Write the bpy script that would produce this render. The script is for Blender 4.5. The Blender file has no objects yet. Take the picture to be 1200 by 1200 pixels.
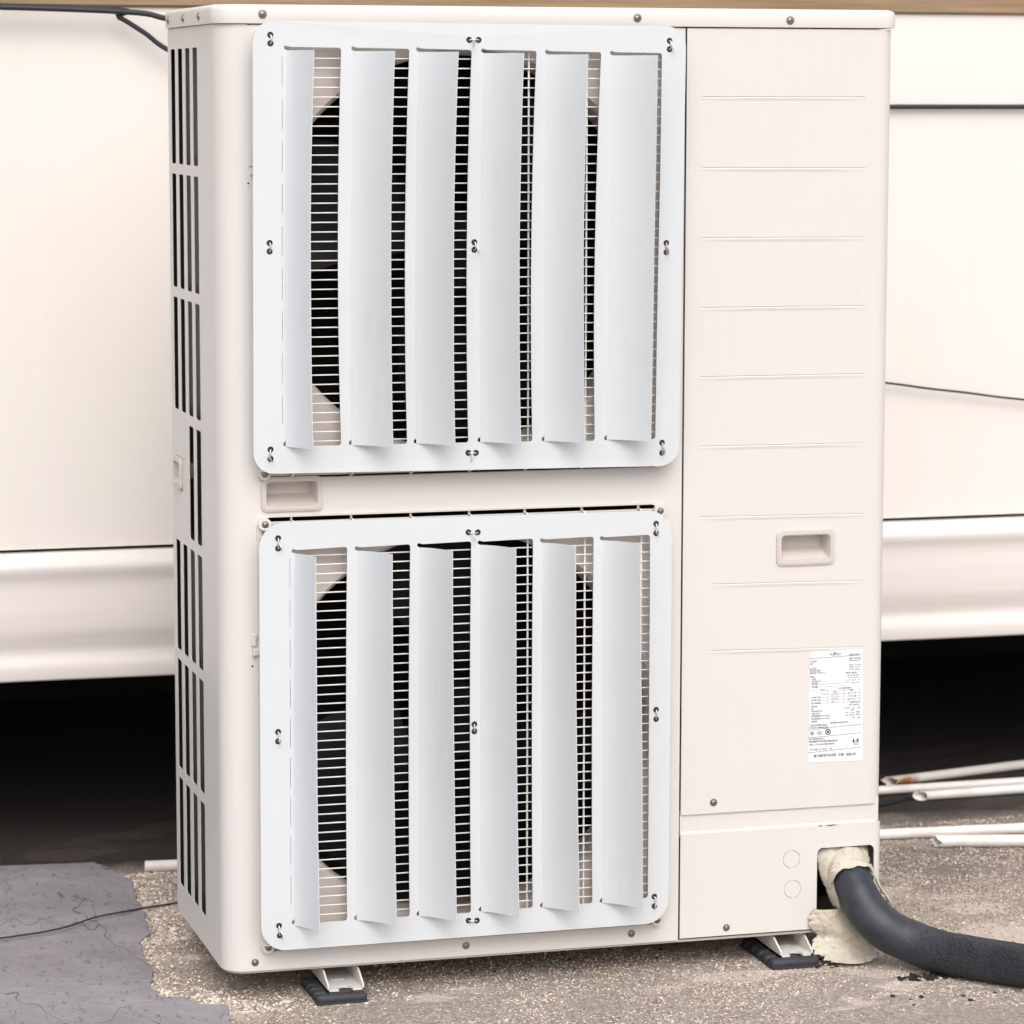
import bpy, bmesh, math, random
import numpy as np
from mathutils import Matrix, Vector, noise
from mathutils.geometry import delaunay_2d_cdt
PI = math.pi
random.seed(7)
scene = bpy.context.scene
COL = scene.collection

# ------------------------------------------------------------------ camera
YAW, PITCH, ROLL = 0.2772, 0.1277, 0.0017
cam_d = bpy.data.cameras.new('camera')
cam = bpy.data.objects.new('camera', cam_d)
COL.objects.link(cam)
cam_d.sensor_width = 36.0
cam_d.sensor_fit = 'HORIZONTAL'
cam_d.lens = 3812.0 / 1200.0 * 36.0
cam_d.clip_start = 0.05
cam_d.clip_end = 400.0
def _rot():
    ca, sa, cb, sb, cc, sc = math.cos(YAW), math.sin(YAW), math.cos(PITCH), math.sin(PITCH), math.cos(ROLL), math.sin(ROLL)
    Rz = Matrix(((ca, -sa, 0), (sa, ca, 0), (0, 0, 1)))
    Rx = Matrix(((1, 0, 0), (0, cb, -sb), (0, sb, cb)))
    Rr = Matrix(((cc, -sc, 0), (sc, cc, 0), (0, 0, 1)))
    B = Matrix(((1, 0, 0), (0, 0, -1), (0, 1, 0)))
    return Rr @ Rx @ B @ Rz
_M = _rot()
_r, _d, _f = _M[0], _M[1], _M[2]
cam.matrix_world = Matrix(((_r[0], -_d[0], -_f[0], -0.8163), (_r[1], -_d[1], -_f[1], -4.3118),
                           (_r[2], -_d[2], -_f[2], 1.2035), (0, 0, 0, 1)))
cam_d.dof.use_dof = True
cam_d.dof.focus_distance = 4.42
cam_d.dof.aperture_fstop = 9.0
scene.camera = cam

# ------------------------------------------------------------------ world, sun, exposure
SUN_EL, SUN_AZ = math.radians(48), math.radians(186)     # azimuth clockwise from +Y
world = bpy.data.worlds.new('World')
scene.world = world
world.use_nodes = True
wn, wl = world.node_tree.nodes, world.node_tree.links
wn.clear()
sky = wn.new('ShaderNodeTexSky')
sky.sky_type = 'NISHITA'
sky.sun_disc = False
sky.sun_elevation = SUN_EL
sky.sun_rotation = SUN_AZ
sky.air_density = 1.0
sky.dust_density = 4.0
hsv = wn.new('ShaderNodeHueSaturation')
hsv.inputs['Saturation'].default_value = 0.32            # cloud cover takes the blue out of the sky
bg = wn.new('ShaderNodeBackground')
bg.inputs['Strength'].default_value = 0.15
wo = wn.new('ShaderNodeOutputWorld')
wl.new(sky.outputs['Color'], hsv.inputs['Color'])
wl.new(hsv.outputs['Color'], bg.inputs['Color'])
wl.new(bg.outputs['Background'], wo.inputs['Surface'])
sun_d = bpy.data.lights.new('sun', 'SUN')
sun_d.energy = 0.75
sun_d.angle = math.radians(60)
sun_d.color = (1.0, 0.96, 0.91)
sun = bpy.data.objects.new('sun', sun_d)
COL.objects.link(sun)
_sd = Vector((math.sin(SUN_AZ) * math.cos(SUN_EL), math.cos(SUN_AZ) * math.cos(SUN_EL), math.sin(SUN_EL)))
sun.rotation_euler = _sd.to_track_quat('Z', 'Y').to_euler()
scene.view_settings.view_transform = 'Standard'
scene.view_settings.look = 'None'
scene.view_settings.gamma = 1.0
scene.view_settings.exposure = 0.40
scene.view_settings.use_curve_mapping = False
scene.render.engine = 'CYCLES'
scene.render.resolution_x = scene.render.resolution_y = 1024

# ------------------------------------------------------------------ materials
class NT:
    def __init__(s, name):
        s.m = bpy.data.materials.new(name)
        s.m.use_nodes = True
        s.n, s.l = s.m.node_tree.nodes, s.m.node_tree.links
        s.b = s.n['Principled BSDF']
        s.tc = s.n.new('ShaderNodeTexCoord').outputs['Object']
    def add(s, t, **kw):
        nd = s.n.new(t)
        for k, v in kw.items():
            if k in nd.inputs: nd.inputs[k].default_value = v
            else: setattr(nd, k, v)
        return nd
    def noise(s, scale, detail=4, rough=0.55, vec=None, stretch=None):
        v = vec or s.tc
        if stretch:
            mp = s.n.new('ShaderNodeMapping'); mp.inputs['Scale'].default_value = stretch
            s.l.new(v, mp.inputs['Vector']); v = mp.outputs['Vector']
        nd = s.add('ShaderNodeTexNoise', Scale=scale, Detail=detail, Roughness=rough)
        s.l.new(v, nd.inputs['Vector'])
        return nd.outputs['Fac']
    def voronoi(s, scale, feature='F1', out='Distance'):
        nd = s.add('ShaderNodeTexVoronoi', Scale=scale, feature=feature)
        s.l.new(s.tc, nd.inputs['Vector'])
        return nd.outputs[out]
    def ramp(s, fac, stops):
        nd = s.n.new('ShaderNodeValToRGB')
        el = nd.color_ramp.elements
        while len(el) < len(stops): el.new(0.5)
        for e, (p, c) in zip(el, stops):
            e.position = p
            e.color = (c, c, c, 1) if isinstance(c, (int, float)) else (*c, 1)
        s.l.new(fac, nd.inputs['Fac'])
        return nd.outputs['Color']
    def mix(s, fac, a, b, blend='MIX'):
        nd = s.n.new('ShaderNodeMix'); nd.data_type = 'RGBA'; nd.blend_type = blend
        for sock, v in ((nd.inputs[0], fac), (nd.inputs[6], a), (nd.inputs[7], b)):
            if isinstance(v, (int, float)): sock.default_value = v
            elif isinstance(v, tuple): sock.default_value = (*v, 1)
            else: s.l.new(v, sock)
        return nd.outputs[2]
    def math(s, op, a, b=0.0, clamp=False):
        nd = s.n.new('ShaderNodeMath'); nd.operation = op; nd.use_clamp = clamp
        for sock, v in ((nd.inputs[0], a), (nd.inputs[1], b)):
            if isinstance(v, (int, float)): sock.default_value = v
            else: s.l.new(v, sock)
        return nd.outputs[0]
    def bump(s, h, strength, dist=0.001, prev=None):
        nd = s.add('ShaderNodeBump', Strength=strength, Distance=dist)
        s.l.new(h, nd.inputs['Height'])
        if prev: s.l.new(prev, nd.inputs['Normal'])
        s.l.new(nd.outputs['Normal'], s.b.inputs['Normal'])
        return nd.outputs['Normal']
    def base(s, c):
        if isinstance(c, tuple): s.b.inputs['Base Color'].default_value = (*c, 1)
        else: s.l.new(c, s.b.inputs['Base Color'])
    def set(s, **kw):
        for k, v in kw.items():
            s.b.inputs[k.replace('_', ' ')].default_value = v

def m_paint(name, col, dirt, rough=0.42, dirt_amt=0.35, wav=0.25, streak=True):
    t = NT(name)
    n1 = t.noise(3.0, 5, 0.6)
    n2 = t.noise(30.0, 5, 0.6, stretch=(3.0, 3.0, 0.35)) if streak else t.noise(18, 5)
    f = t.math('MULTIPLY', t.ramp(n1, [(0.42, 0.0), (0.75, 1.0)]), t.ramp(n2, [(0.38, 0.0), (0.75, 1.0)]))
    sp = t.ramp(t.noise(240.0, 2, 0.5), [(0.74, 0.0), (0.80, 1.0)])
    f = t.math('MULTIPLY', f, dirt_amt)
    f = t.math('ADD', f, t.math('MULTIPLY', sp, 0.22 * dirt_amt), True)
    t.base(t.mix(f, col, dirt))
    t.set(Roughness=rough)
    t.b.inputs['Specular IOR Level'].default_value = 0.35
    b = t.bump(t.noise(6.0, 2, 0.4), wav, 0.004)
    t.bump(t.noise(700.0, 2, 0.5), 0.12, 0.0003, b)
    return t.m

def m_plain(name, col, rough=0.5, metal=0.0, var=0.15, scale=40.0, bump=0.0, spec=0.5):
    t = NT(name)
    dk = tuple(c * (1 - var) for c in col); lt = tuple(min(1, c * (1 + var)) for c in col)
    t.base(t.mix(t.noise(scale, 5, 0.6), dk, lt))
    t.set(Roughness=rough, Metallic=metal)
    t.b.inputs['Specular IOR Level'].default_value = spec
    if bump: t.bump(t.noise(scale * 2, 4, 0.6), bump, 0.002)
    return t.m

CREAM = m_paint('cream_enamel', (0.670, 0.648, 0.622), (0.50, 0.43, 0.37), dirt_amt=0.13)
CREAM_IN = m_paint('greyish_beige_and_shade', (0.56, 0.505, 0.47), (0.36, 0.31, 0.27), dirt_amt=0.5)  # inner parts' beige; on the sheet behind the wires it carries shade
WIRE = m_plain('cream_wire_coating', (0.84, 0.82, 0.79), 0.4, var=0.04)
WHITE = m_paint('white_sheet_metal', (0.625, 0.650, 0.672), (0.45, 0.44, 0.44), rough=0.36, dirt_amt=0.22, wav=0.5)
TRIM = m_plain('cream_plastic', (0.68, 0.635, 0.60), 0.45, var=0.05)
GRIP = m_plain('pinkish_grip_plastic', (0.60, 0.545, 0.51), 0.45, var=0.05)
STEEL = m_plain('screw_steel', (0.30, 0.28, 0.265), 0.38, 1.0, var=0.3, scale=300)
DSTEEL = m_plain('blackened_steel', (0.10, 0.095, 0.09), 0.4, 0.8, var=0.4, scale=400)
TIE = m_plain('tinned_wire', (0.62, 0.61, 0.60), 0.35, 0.8, var=0.2, scale=300)
BLACKP = m_plain('black_fan_plastic', (0.0035, 0.0042, 0.006), 0.45, var=0.3, scale=20, spec=0.18)
DARK = m_plain('dark_interior', (0.008, 0.008, 0.008), 0.9, var=0.2)  # near-black: deep shade of wall gap and cabinet put into the colour
RUBBER = m_plain('black_rubber', (0.030, 0.031, 0.036), 0.6, var=0.35, scale=120, bump=0.4)
LBL = m_plain('label_paper', (0.80, 0.81, 0.82), 0.4, var=0.02)
INK = m_plain('black_ink', (0.02, 0.02, 0.025), 0.6, var=0.1)
INKG = m_plain('grey_ink', (0.10, 0.10, 0.11), 0.6, var=0.1)
CABLE = m_plain('black_cable_sheath', (0.018, 0.020, 0.028), 0.5, var=0.2)
DEBRIS = m_plain('dry_dark_debris', (0.022, 0.017, 0.015), 0.95, var=0.5, scale=200, bump=0.6)

def m_coil():
    t = NT('coil_fins')
    w = t.add('ShaderNodeTexWave', Scale=110.0, Distortion=0.3)
    w.bands_direction = 'Z'
    t.l.new(t.tc, w.inputs['Vector'])
    t.base(t.mix(w.outputs['Fac'], (0.012, 0.014, 0.014), (0.13, 0.14, 0.132)))
    t.set(Roughness=0.6, Metallic=0.3)
    return t.m
COIL = m_coil()

def m_hose():
    t = NT('grey_foam_insulation')
    n = t.noise(35.0, 5, 0.65)
    t.base(t.mix(t.ramp(n, [(0.35, 0.0), (0.7, 1.0)]), (0.020, 0.023, 0.032), (0.038, 0.042, 0.055)))
    t.set(Roughness=0.5)
    b = t.bump(t.noise(22.0, 3, 0.5), 0.35, 0.004)
    sx = t.n.new('ShaderNodeSeparateXYZ'); t.l.new(t.tc, sx.inputs[0])
    mask = t.math('MULTIPLY', t.math('SUBTRACT', sx.outputs[0], 0.965), 14.0, True)
    v = t.math('MULTIPLY', t.noise(170.0, 3, 0.6, stretch=(1, 1, 2.5)), mask)
    t.bump(v, 1.0, 0.012, b)
    return t.m
HOSE = m_hose()

def m_tape():
    t = NT('cream_wrapping_tape')
    n = t.noise(14.0, 5, 0.7)
    c = t.mix(t.ramp(n, [(0.35, 0.0), (0.72, 1.0)]), (0.60, 0.555, 0.475), (0.46, 0.40, 0.305))
    c = t.mix(t.ramp(t.noise(60, 5, 0.6), [(0.62, 0.0), (0.74, 0.55)]), c, (0.30, 0.24, 0.16))
    ln = t.math('ABSOLUTE', t.math('SUBTRACT', t.noise(20.0, 4, 0.55, stretch=(1.0, 1.0, 2.0)), 0.5))
    c = t.mix(t.ramp(ln, [(0.0, 0.55), (0.010, 0.0)]), c, (0.27, 0.19, 0.10))
    t.base(c); t.set(Roughness=0.55)
    t.bump(t.noise(45.0, 4, 0.55), 0.15, 0.003)
    return t.m
TAPE = m_tape()

def m_wall():
    t = NT('pink_cream_cladding')
    a = t.ramp(t.noise(1.1, 5, 0.6, stretch=(1.0, 1.0, 0.5)), [(0.35, 0.0), (0.75, 1.0)])
    c = t.mix(a, (0.77, 0.725, 0.70), (0.76, 0.725, 0.675))
    st = t.math('MULTIPLY', t.ramp(t.noise(9.0, 6, 0.65, stretch=(1.0, 1.0, 0.12)), [(0.5, 0.0), (0.78, 1.0)]), 0.08)
    c = t.mix(st, c, (0.52, 0.43, 0.35))
    c = t.mix(t.ramp(t.noise(70.0, 4, 0.6), [(0.68, 0.0), (0.74, 0.25)]), c, (0.45, 0.38, 0.33))
    t.base(c); t.set(Roughness=0.5)
    t.bump(t.noise(2.5, 3, 0.5), 0.3, 0.01)
    return t.m
WALL = m_wall()
def m_mould():
    t = NT('pinkish_moulding_paint')
    st = t.ramp(t.noise(7.0, 5, 0.65, stretch=(0.25, 1.0, 9.0)), [(0.35, 0.0), (0.75, 1.0)])
    t.base(t.mix(st, (0.74, 0.69, 0.67), (0.69, 0.64, 0.615))); t.set(Roughness=0.38)
    t.bump(t.noise(5.0, 3, 0.5, stretch=(0.3, 1, 2)), 0.4, 0.006)
    return t.m
MOULD = m_mould()
def m_timber():
    t = NT('stained_timber')
    g = t.noise(8.0, 7, 0.7, stretch=(0.35, 1.0, 10.0))
    c = t.mix(t.ramp(g, [(0.35, 0.0), (0.7, 1.0)]), (0.36, 0.25, 0.15), (0.22, 0.145, 0.085))
    c = t.mix(t.ramp(t.noise(5.0, 4, 0.6, stretch=(0.6, 1, 3)), [(0.62, 0.0), (0.68, 0.9)]), c, (0.04, 0.03, 0.025))
    t.base(c); t.set(Roughness=0.75)
    t.bump(g, 0.5, 0.004)
    return t.m
TIMBER = m_timber()
def m_pvc():
    t = NT('white_plastic_pipe')
    n = t.ramp(t.noise(12.0, 5, 0.65), [(0.45, 0.0), (0.8, 0.6)])
    t.base(t.mix(n, (0.80, 0.76, 0.73), (0.45, 0.38, 0.32))); t.set(Roughness=0.4)
    return t.m
PVC = m_pvc()
def m_rusty():
    t = NT('white_pipe_with_rust')
    sx = t.n.new('ShaderNodeSeparateXYZ'); t.l.new(t.tc, sx.inputs[0])
    near = t.math('SUBTRACT', 1.0, t.math('MULTIPLY', t.math('ABSOLUTE', t.math('SUBTRACT', sx.outputs[0], 1.468)), 30.0), True)
    low = t.math('SUBTRACT', 1.0, t.math('MULTIPLY', t.math('ADD', sx.outputs[2], 0.036), 90.0), True)
    r = t.math('MULTIPLY', t.math('MULTIPLY', near, low), t.math('MULTIPLY', t.noise(90.0, 4, 0.6), 3.0), True)
    t.base(t.mix(r, (0.78, 0.73, 0.68), (0.34, 0.12, 0.035))); t.set(Roughness=0.55)
    return t.m
RUSTP = m_rusty()

def m_ground():
    t = NT('weathered_screed')
    sx = t.n.new('ShaderNodeSeparateXYZ'); t.l.new(t.tc, sx.inputs[0])
    X, Y = sx.outputs[0], sx.outputs[1]
    grain = t.noise(190.0, 5, 0.82)
    gv = t.voronoi(210.0)
    mid = t.noise(55.0, 5, 0.7)
    big = t.noise(4.0, 5, 0.6)
    c = t.mix(t.ramp(grain, [(0.40, 0.0), (0.60, 1.0)]), (0.35, 0.275, 0.23), (0.95, 0.83, 0.735))
    c = t.mix(t.ramp(gv, [(0.35, 0.0), (0.75, 0.45)]), c, (0.42, 0.335, 0.28))
    c = t.mix(t.math('MULTIPLY', t.ramp(mid, [(0.45, 0.0), (0.66, 1.0)]), 0.5), c, (0.46, 0.39, 0.34))
    # yellower gravelly patch beside the grey coating
    left = t.math('MULTIPLY', t.math('SUBTRACT', 0.28, X), 5.0, True)
    c = t.mix(t.math('MULTIPLY', left, 0.45), c, t.mix(t.ramp(grain, [(0.40, 0.0), (0.64, 1.0)]), (0.20, 0.15, 0.10), (0.86, 0.75, 0.60)))
    # smooth cement dust patches
    pt = t.ramp(t.noise(5.5, 3, 0.45, stretch=(0.8, 1.3, 1.0)), [(0.56, 0.0), (0.62, 0.8)])
    c = t.mix(pt, c, (0.50, 0.425, 0.38))
    # damp dark soil further back, right; darker brown full width towards the wall
    wob = t.math('MULTIPLY', t.math('SUBTRACT', t.noise(9.0, 5, 0.6), 0.5), 0.5)
    far = t.math('MULTIPLY', t.math('SUBTRACT', t.math('ADD', Y, wob), 0.30), 5.0, True)
    rt = t.math('MULTIPLY', t.math('SUBTRACT', X, 0.75), 4.0, True)
    vf = t.math('MULTIPLY', t.math('SUBTRACT', t.math('ADD', Y, t.math('MULTIPLY', wob, 0.25)), 0.80), 12.0, True)
    soil = t.mix(t.ramp(grain, [(0.4, 0.0), (0.72, 1.0)]), (0.12, 0.092, 0.076), (0.40, 0.335, 0.285))
    c = t.mix(t.math('MULTIPLY', t.math('MULTIPLY', far, rt), 0.62), c, soil)
    c = t.mix(vf, c, t.mix(grain, (0.030, 0.022, 0.020), (0.075, 0.054, 0.048)))
    # darker specks
    sp = t.ramp(t.noise(110.0, 3, 0.6), [(0.66, 0.0), (0.72, 0.7)])
    c = t.mix(sp, c, (0.11, 0.085, 0.07))
    t.base(c); t.set(Roughness=0.93)
    inv = t.math('SUBTRACT', 1.0, pt)
    h = t.math('MULTIPLY', t.math('ADD', grain, t.math('MULTIPLY', mid, 1.2)), inv)
    b = t.bump(h, 1.0, 0.009)
    t.bump(big, 0.4, 0.03, b)
    return t.m
GROUND = m_ground()
def m_membrane():
    t = NT('grey_roof_coating')
    a = t.ramp(t.noise(5.0, 6, 0.65), [(0.35, 0.0), (0.7, 1.0)])
    c = t.mix(a, (0.205, 0.190, 0.208), (0.315, 0.295, 0.315))
    v = t.ramp(t.noise(55.0, 5, 0.72, stretch=(1.9, 0.6, 1)), [(0.58, 0.0), (0.63, 0.75)])
    c = t.mix(v, c, (0.12, 0.105, 0.11))
    c = t.mix(t.ramp(t.noise(220.0, 3, 0.6), [(0.60, 0.0), (0.7, 0.5)]), c, (0.10, 0.09, 0.09))
    ln = t.math('ABSOLUTE', t.math('SUBTRACT', t.noise(3.2, 3, 0.5, stretch=(1.8, 0.6, 1)), 0.5))
    c = t.mix(t.ramp(ln, [(0.0, 0.85), (0.0028, 0.0)]), c, (0.07, 0.06, 0.065))
    t.base(c); t.set(Roughness=0.8)
    b = t.bump(t.noise(60.0, 5, 0.7), 0.5, 0.004)
    t.bump(a, 0.5, 0.01, b)
    return t.m
MEMB = m_membrane()
STONE = []
for i, c in enumerate([(0.66, 0.565, 0.485), (0.48, 0.40, 0.34), (0.74, 0.67, 0.60), (0.20, 0.16, 0.135)]):
    STONE.append(m_plain('grit_%s' % ['tan', 'brown', 'pale', 'dark'][i], c, 0.9, var=0.25, scale=60))

# ------------------------------------------------------------------ object helpers
def tag(o, label=None, cat=None, group=None, kind=None):
    for k, v in (('label', label), ('category', cat), ('group', group), ('kind', kind)):
        if v: o[k] = v
    return o
def empty(name, loc, label, cat, group=None):
    o = bpy.data.objects.new(name, None)
    o.location = loc
    o.empty_display_size = 0.05
    COL.objects.link(o)
    return tag(o, label, cat, group)
def link(name, me, mat=None, parent=None):
    if mat is not None and not me.materials: me.materials.append(mat)
    o = bpy.data.objects.new(name, me)
    COL.objects.link(o)
    if parent:
        o.parent = parent
        # geometry is written in world coordinates: undo the parent chain's offset
        off = Vector((0, 0, 0)); p = parent
        while p: off += p.location; p = p.parent
        o.location = -off
    return o
def obj(name, bm, mat=None, parent=None, smooth=None):
    bmesh.ops.recalc_face_normals(bm, faces=bm.faces[:])
    me = bpy.data.meshes.new(name)
    bm.to_mesh(me); bm.free()
    if smooth is not None:
        me.polygons.foreach_set('use_smooth', [True] * len(me.polygons))
        me.set_sharp_from_angle(angle=math.radians(smooth))
    return link(name, me, mat, parent)
def box(bm, x0, x1, y0, y1, z0, z1):
    vs = [bm.verts.new(p) for p in ((x0,y0,z0),(x1,y0,z0),(x1,y1,z0),(x0,y1,z0),(x0,y0,z1),(x1,y0,z1),(x1,y1,z1),(x0,y1,z1))]
    for f in ((0,3,2,1),(4,5,6,7),(0,1,5,4),(1,2,6,5),(2,3,7,6),(3,0,4,7)):
        bm.faces.new([vs[i] for i in f])
    return vs
def bevbox(bm, x0, x1, y0, y1, z0, z1, r, seg=2):
    vs = box(bm, x0, x1, y0, y1, z0, z1)
    es = list({e for v in vs for e in v.link_edges})
    bmesh.ops.bevel(bm, geom=es, offset=r, segments=seg, affect='EDGES', profile=0.5)
def tube(bm, pts, r, n=8, cap=True, radii=None, closed=False):
    pts = [Vector(p) for p in pts]
    rings = []; up = None
    N = len(pts)
    for i, p in enumerate(pts):
        if closed: t = (pts[(i+1) % N] - pts[i-1]).normalized()
        else: t = (pts[min(i+1, N-1)] - pts[max(i-1, 0)]).normalized()
        if up is None:
            up = Vector((0, 0, 1)) if abs(t.z) < 0.9 else Vector((0, 1, 0))
        a = t.cross(up).normalized(); up = a.cross(t).normalized()
        rr = radii[i] if radii else r
        rings.append([bm.verts.new(p + (a * math.cos(k*2*PI/n) + up * math.sin(k*2*PI/n)) * rr) for k in range(n)])
    rng = range(N) if closed else range(N-1)
    for i in rng:
        A, B = rings[i], rings[(i+1) % N]
        for k in range(n):
            bm.faces.new((A[k], A[(k+1) % n], B[(k+1) % n], B[k]))
    if cap and not closed:
        bm.faces.new(rings[0][::-1]); bm.faces.new(rings[-1])
    return rings
def spline(pts, k=8):
    P = [Vector(p) for p in pts]; P = [P[0]*2 - P[1]] + P + [P[-1]*2 - P[-2]]
    out = []
    for i in range(1, len(P) - 2):
        for j in range(k):
            t = j / k
            a, b, c, d = P[i-1], P[i], P[i+1], P[i+2]
            out.append(0.5 * ((2*b) + (c-a)*t + (2*a-5*b+4*c-d)*t*t + (3*b-a-3*c+d)*t**3))
    out.append(P[-2])
    return out
def circ(cx, cy, r, n=16):
    return [(cx + r*math.cos(i*2*PI/n), cy + r*math.sin(i*2*PI/n)) for i in range(n)]
def rrect(x0, x1, y0, y1, r, n=5, quad=None):
    """rounded rectangle, r a number or four radii (bl, br, tr, tl); quad moves the four corners"""
    rs = r if isinstance(r, (tuple, list)) else (r,)*4
    out = []
    for (cx, cy, sx, sy, a0, rr) in ((x0, y0, 1, 1, PI, rs[0]), (x1, y0, -1, 1, 1.5*PI, rs[1]), (x1, y1, -1, -1, 0, rs[2]), (x0, y1, 1, -1, .5*PI, rs[3])):
        if rr <= 0: out.append((cx, cy)); continue
        for i in range(n + 1):
            a = a0 + i/n*PI/2
            out.append((cx + sx*rr + rr*math.cos(a), cy + sy*rr + rr*math.sin(a)))
    if quad:
        (ax, ay), (bx, by), (cx_, cy_), (dx, dy) = quad
        res = []
        for (x, y) in out:
            u = (x-x0)/(x1-x0); v = (y-y0)/(y1-y0)
            res.append(((ax*(1-u)+bx*u)*(1-v) + (dx*(1-u)+cx_*u)*v, (ay*(1-u)+by*u)*(1-v) + (dy*(1-u)+cy_*u)*v))
        out = res
    return out
def inside(p, poly):
    x, y = p; c = False; j = len(poly) - 1
    for i in range(len(poly)):
        xi, yi = poly[i]; xj, yj = poly[j]
        if (yi > y) != (yj > y) and x < (xj-xi)*(y-yi)/(yj-yi) + xi: c = not c
        j = i
    return c
def sheet(bm, outer, holes, t, mapf, extra=(), warp=None):
    """a flat plate with holes: delaunay-filled front, back, and walls round every loop"""
    verts, edges, faces = [], [], []
    for lp in [outer] + list(holes):
        s = len(verts); n = len(lp)
        verts += [Vector(p) for p in lp]
        edges += [(s+i, s+(i+1) % n) for i in range(n)]
    verts += [Vector(p) for p in extra]
    vo, eo, fo, _, _, _ = delaunay_2d_cdt(verts, edges, [], 0, 1e-7)
    keep = []
    hb = [(min(p[0] for p in h), max(p[0] for p in h), min(p[1] for p in h), max(p[1] for p in h), h) for h in holes]
    for f in fo:
        c = (sum(vo[i][0] for i in f)/len(f), sum(vo[i][1] for i in f)/len(f))
        if not inside(c, outer): continue
        if any(a < c[0] < b and d < c[1] < e and inside(c, h) for a, b, d, e, h in hb): continue
        keep.append(f)
    A = [bm.verts.new(mapf(v[0], v[1], 0.0)) for v in vo]
    Bv = [bm.verts.new(mapf(v[0], v[1], t)) for v in vo]
    cnt = {}
    for f in keep:
        bm.faces.new([A[i] for i in f]); bm.faces.new([Bv[i] for i in reversed(f)])
        for i in range(len(f)):
            e = (f[i], f[(i+1) % len(f)]); k = (min(e), max(e))
            cnt.setdefault(k, []).append(e)
    for k, es in cnt.items():
        if len(es) == 1:
            a, b = es[0]
            bm.faces.new((A[b], A[a], Bv[a], Bv[b]))
    for v in A + Bv:
        if not v.link_faces: bm.verts.remove(v)
front = lambda y0: (lambda u, v, d: (u, y0 + d, v))
sideL = lambda x0: (lambda u, v, d: (x0 + d, u, v))

# ------------------------------------------------------------------ ground
G = -0.045
bm = bmesh.new()
xs = [-40, -8, -2] + [(-0.8 + i*0.03) for i in range(95)] + [2.6, 8, 40]
ys = [-40, -8, -2] + [(-0.7 + i*0.03) for i in range(75)] + [2.2, 8, 40]
grid = [[bm.verts.new((x, y, G + (0.0035*(noise.noise(Vector((x*2.6, y*2.6, 3))) ) if -0.9 < x < 2.2 and -0.8 < y < 1.6 else 0))) for y in ys] for x in xs]
for i in range(len(xs)-1):
    for j in range(len(ys)-1):
        bm.faces.new((grid[i][j], grid[i+1][j], grid[i+1][j+1], grid[i][j+1]))
tag(obj('ground', bm, GROUND, smooth=60), kind='structure')

MEMB_EDGE = [(0.15, -3.0), (0.06, -0.5), (-0.0109, -0.0924), (-0.0007, -0.0091), (-0.0347, 0.0004), (-0.0513, 0.0403), (-0.0826, 0.0535),
    (-0.086, 0.104), (-0.0675, 0.1918), (-0.0689, 0.2643), (-0.0608, 0.3514), (-0.0363, 0.406), (-0.0262, 0.536), (-0.0189, 0.6453),
    (-0.0109, 0.7356), (-0.0316, 0.8129), (-0.05, 0.872), (-0.2, 0.885), (-0.6, 0.88), (-6, 0.86), (-6, -3.0)]
def rough_edge(pts, a, n):
    out = []
    for i, p in enumerate(pts[:n]):
        q = pts[i+1]; L = math.hypot(q[0]-p[0], q[1]-p[1]); k = max(1, int(L / 0.006)) if L < 1 else 30
        for j in range(k):
            t = j/k; x = p[0]+(q[0]-p[0])*t; y = p[1]+(q[1]-p[1])*t
            s = noise.noise(Vector((x*60, y*60, 0)))*a + noise.noise(Vector((x*200, y*200, 5)))*a*0.6
            out.append((x + s, y + s*0.5))
    return out + list(pts[n:])
memb_poly = rough_edge(MEMB_EDGE, 0.0045, 18)
bm = bmesh.new()
ex = [(-0.6 + i*0.03, -0.5 + j*0.03) for i in range(20) for j in range(45)]
ex = [p for p in ex if inside(p, memb_poly)]
sheet(bm, memb_poly, [], -0.012, lambda u, v, d: (u, v, G + 0.0040 + d + 0.0035*noise.noise(Vector((u*2.6, v*2.6, 3)))))
tag(obj('roof_coating', bm, MEMB), kind='structure')

# loose and half-sunk grit: one uncountable mass
rng = np.random.default_rng(3)
def grit(name, n, x0, x1, y0, y1, s0, s1, matidx_p, sink, avoid=True):
    base = np.array([(1,0,0),(0,1,0),(-1,0,0),(0,-1,0),(0,0,.75),(0,0,-.6)], float)
    tris = np.array([(0,1,4),(1,2,4),(2,3,4),(3,0,4),(1,0,5),(2,1,5),(3,2,5),(0,3,5)])
    px = rng.uniform(x0, x1, n*2); py = rng.uniform(y0, y1, n*2)
    ok = np.ones(len(px), bool)
    if avoid:
        for i in range(len(px)):
            x, y = px[i], py[i]
            if x < 0.08 and inside((x, y), memb_poly): ok[i] = rng.random() < 0.05
            elif noise.noise(Vector((x*5, y*8, 1))) > 0.42: ok[i] = rng.random() < 0.2
    px, py = px[ok][:n], py[ok][:n]; n = len(px)
    s = s0 + (s1-s0)*rng.random(n)**3
    V = base[None] * s[:, None, None] * rng.uniform(.55, 1.25, (n, 6, 1))
    a = rng.uniform(0, 2*PI, n); ca, sa = np.cos(a), np.sin(a)
    X = V[..., 0]*ca[:, None] - V[..., 1]*sa[:, None]; Yy = V[..., 0]*sa[:, None] + V[..., 1]*ca[:, None]
    Z = V[..., 2] + G + (s*sink)[:, None]
    P = np.stack([X + px[:, None], Yy + py[:, None], Z], -1).reshape(-1, 3)
    F = (tris[None] + (np.arange(n)*6)[:, None, None]).reshape(-1, 3)
    me = bpy.data.meshes.new(name)
    me.from_pydata(P.tolist(), [], F.tolist())
    for m in STONE: me.materials.append(m)
    mi = np.repeat(rng.choice(4, n, p=matidx_p), 8)
    me.polygons.foreach_set('material_index', mi.astype(np.int32))
    return tag(link(name, me), kind='stuff')
g1 = grit('grit', 95000, -0.14, 1.60, -0.30, 0.80, 0.0007, 0.0025, [.50, .27, .05, .18], 0.15)
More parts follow.
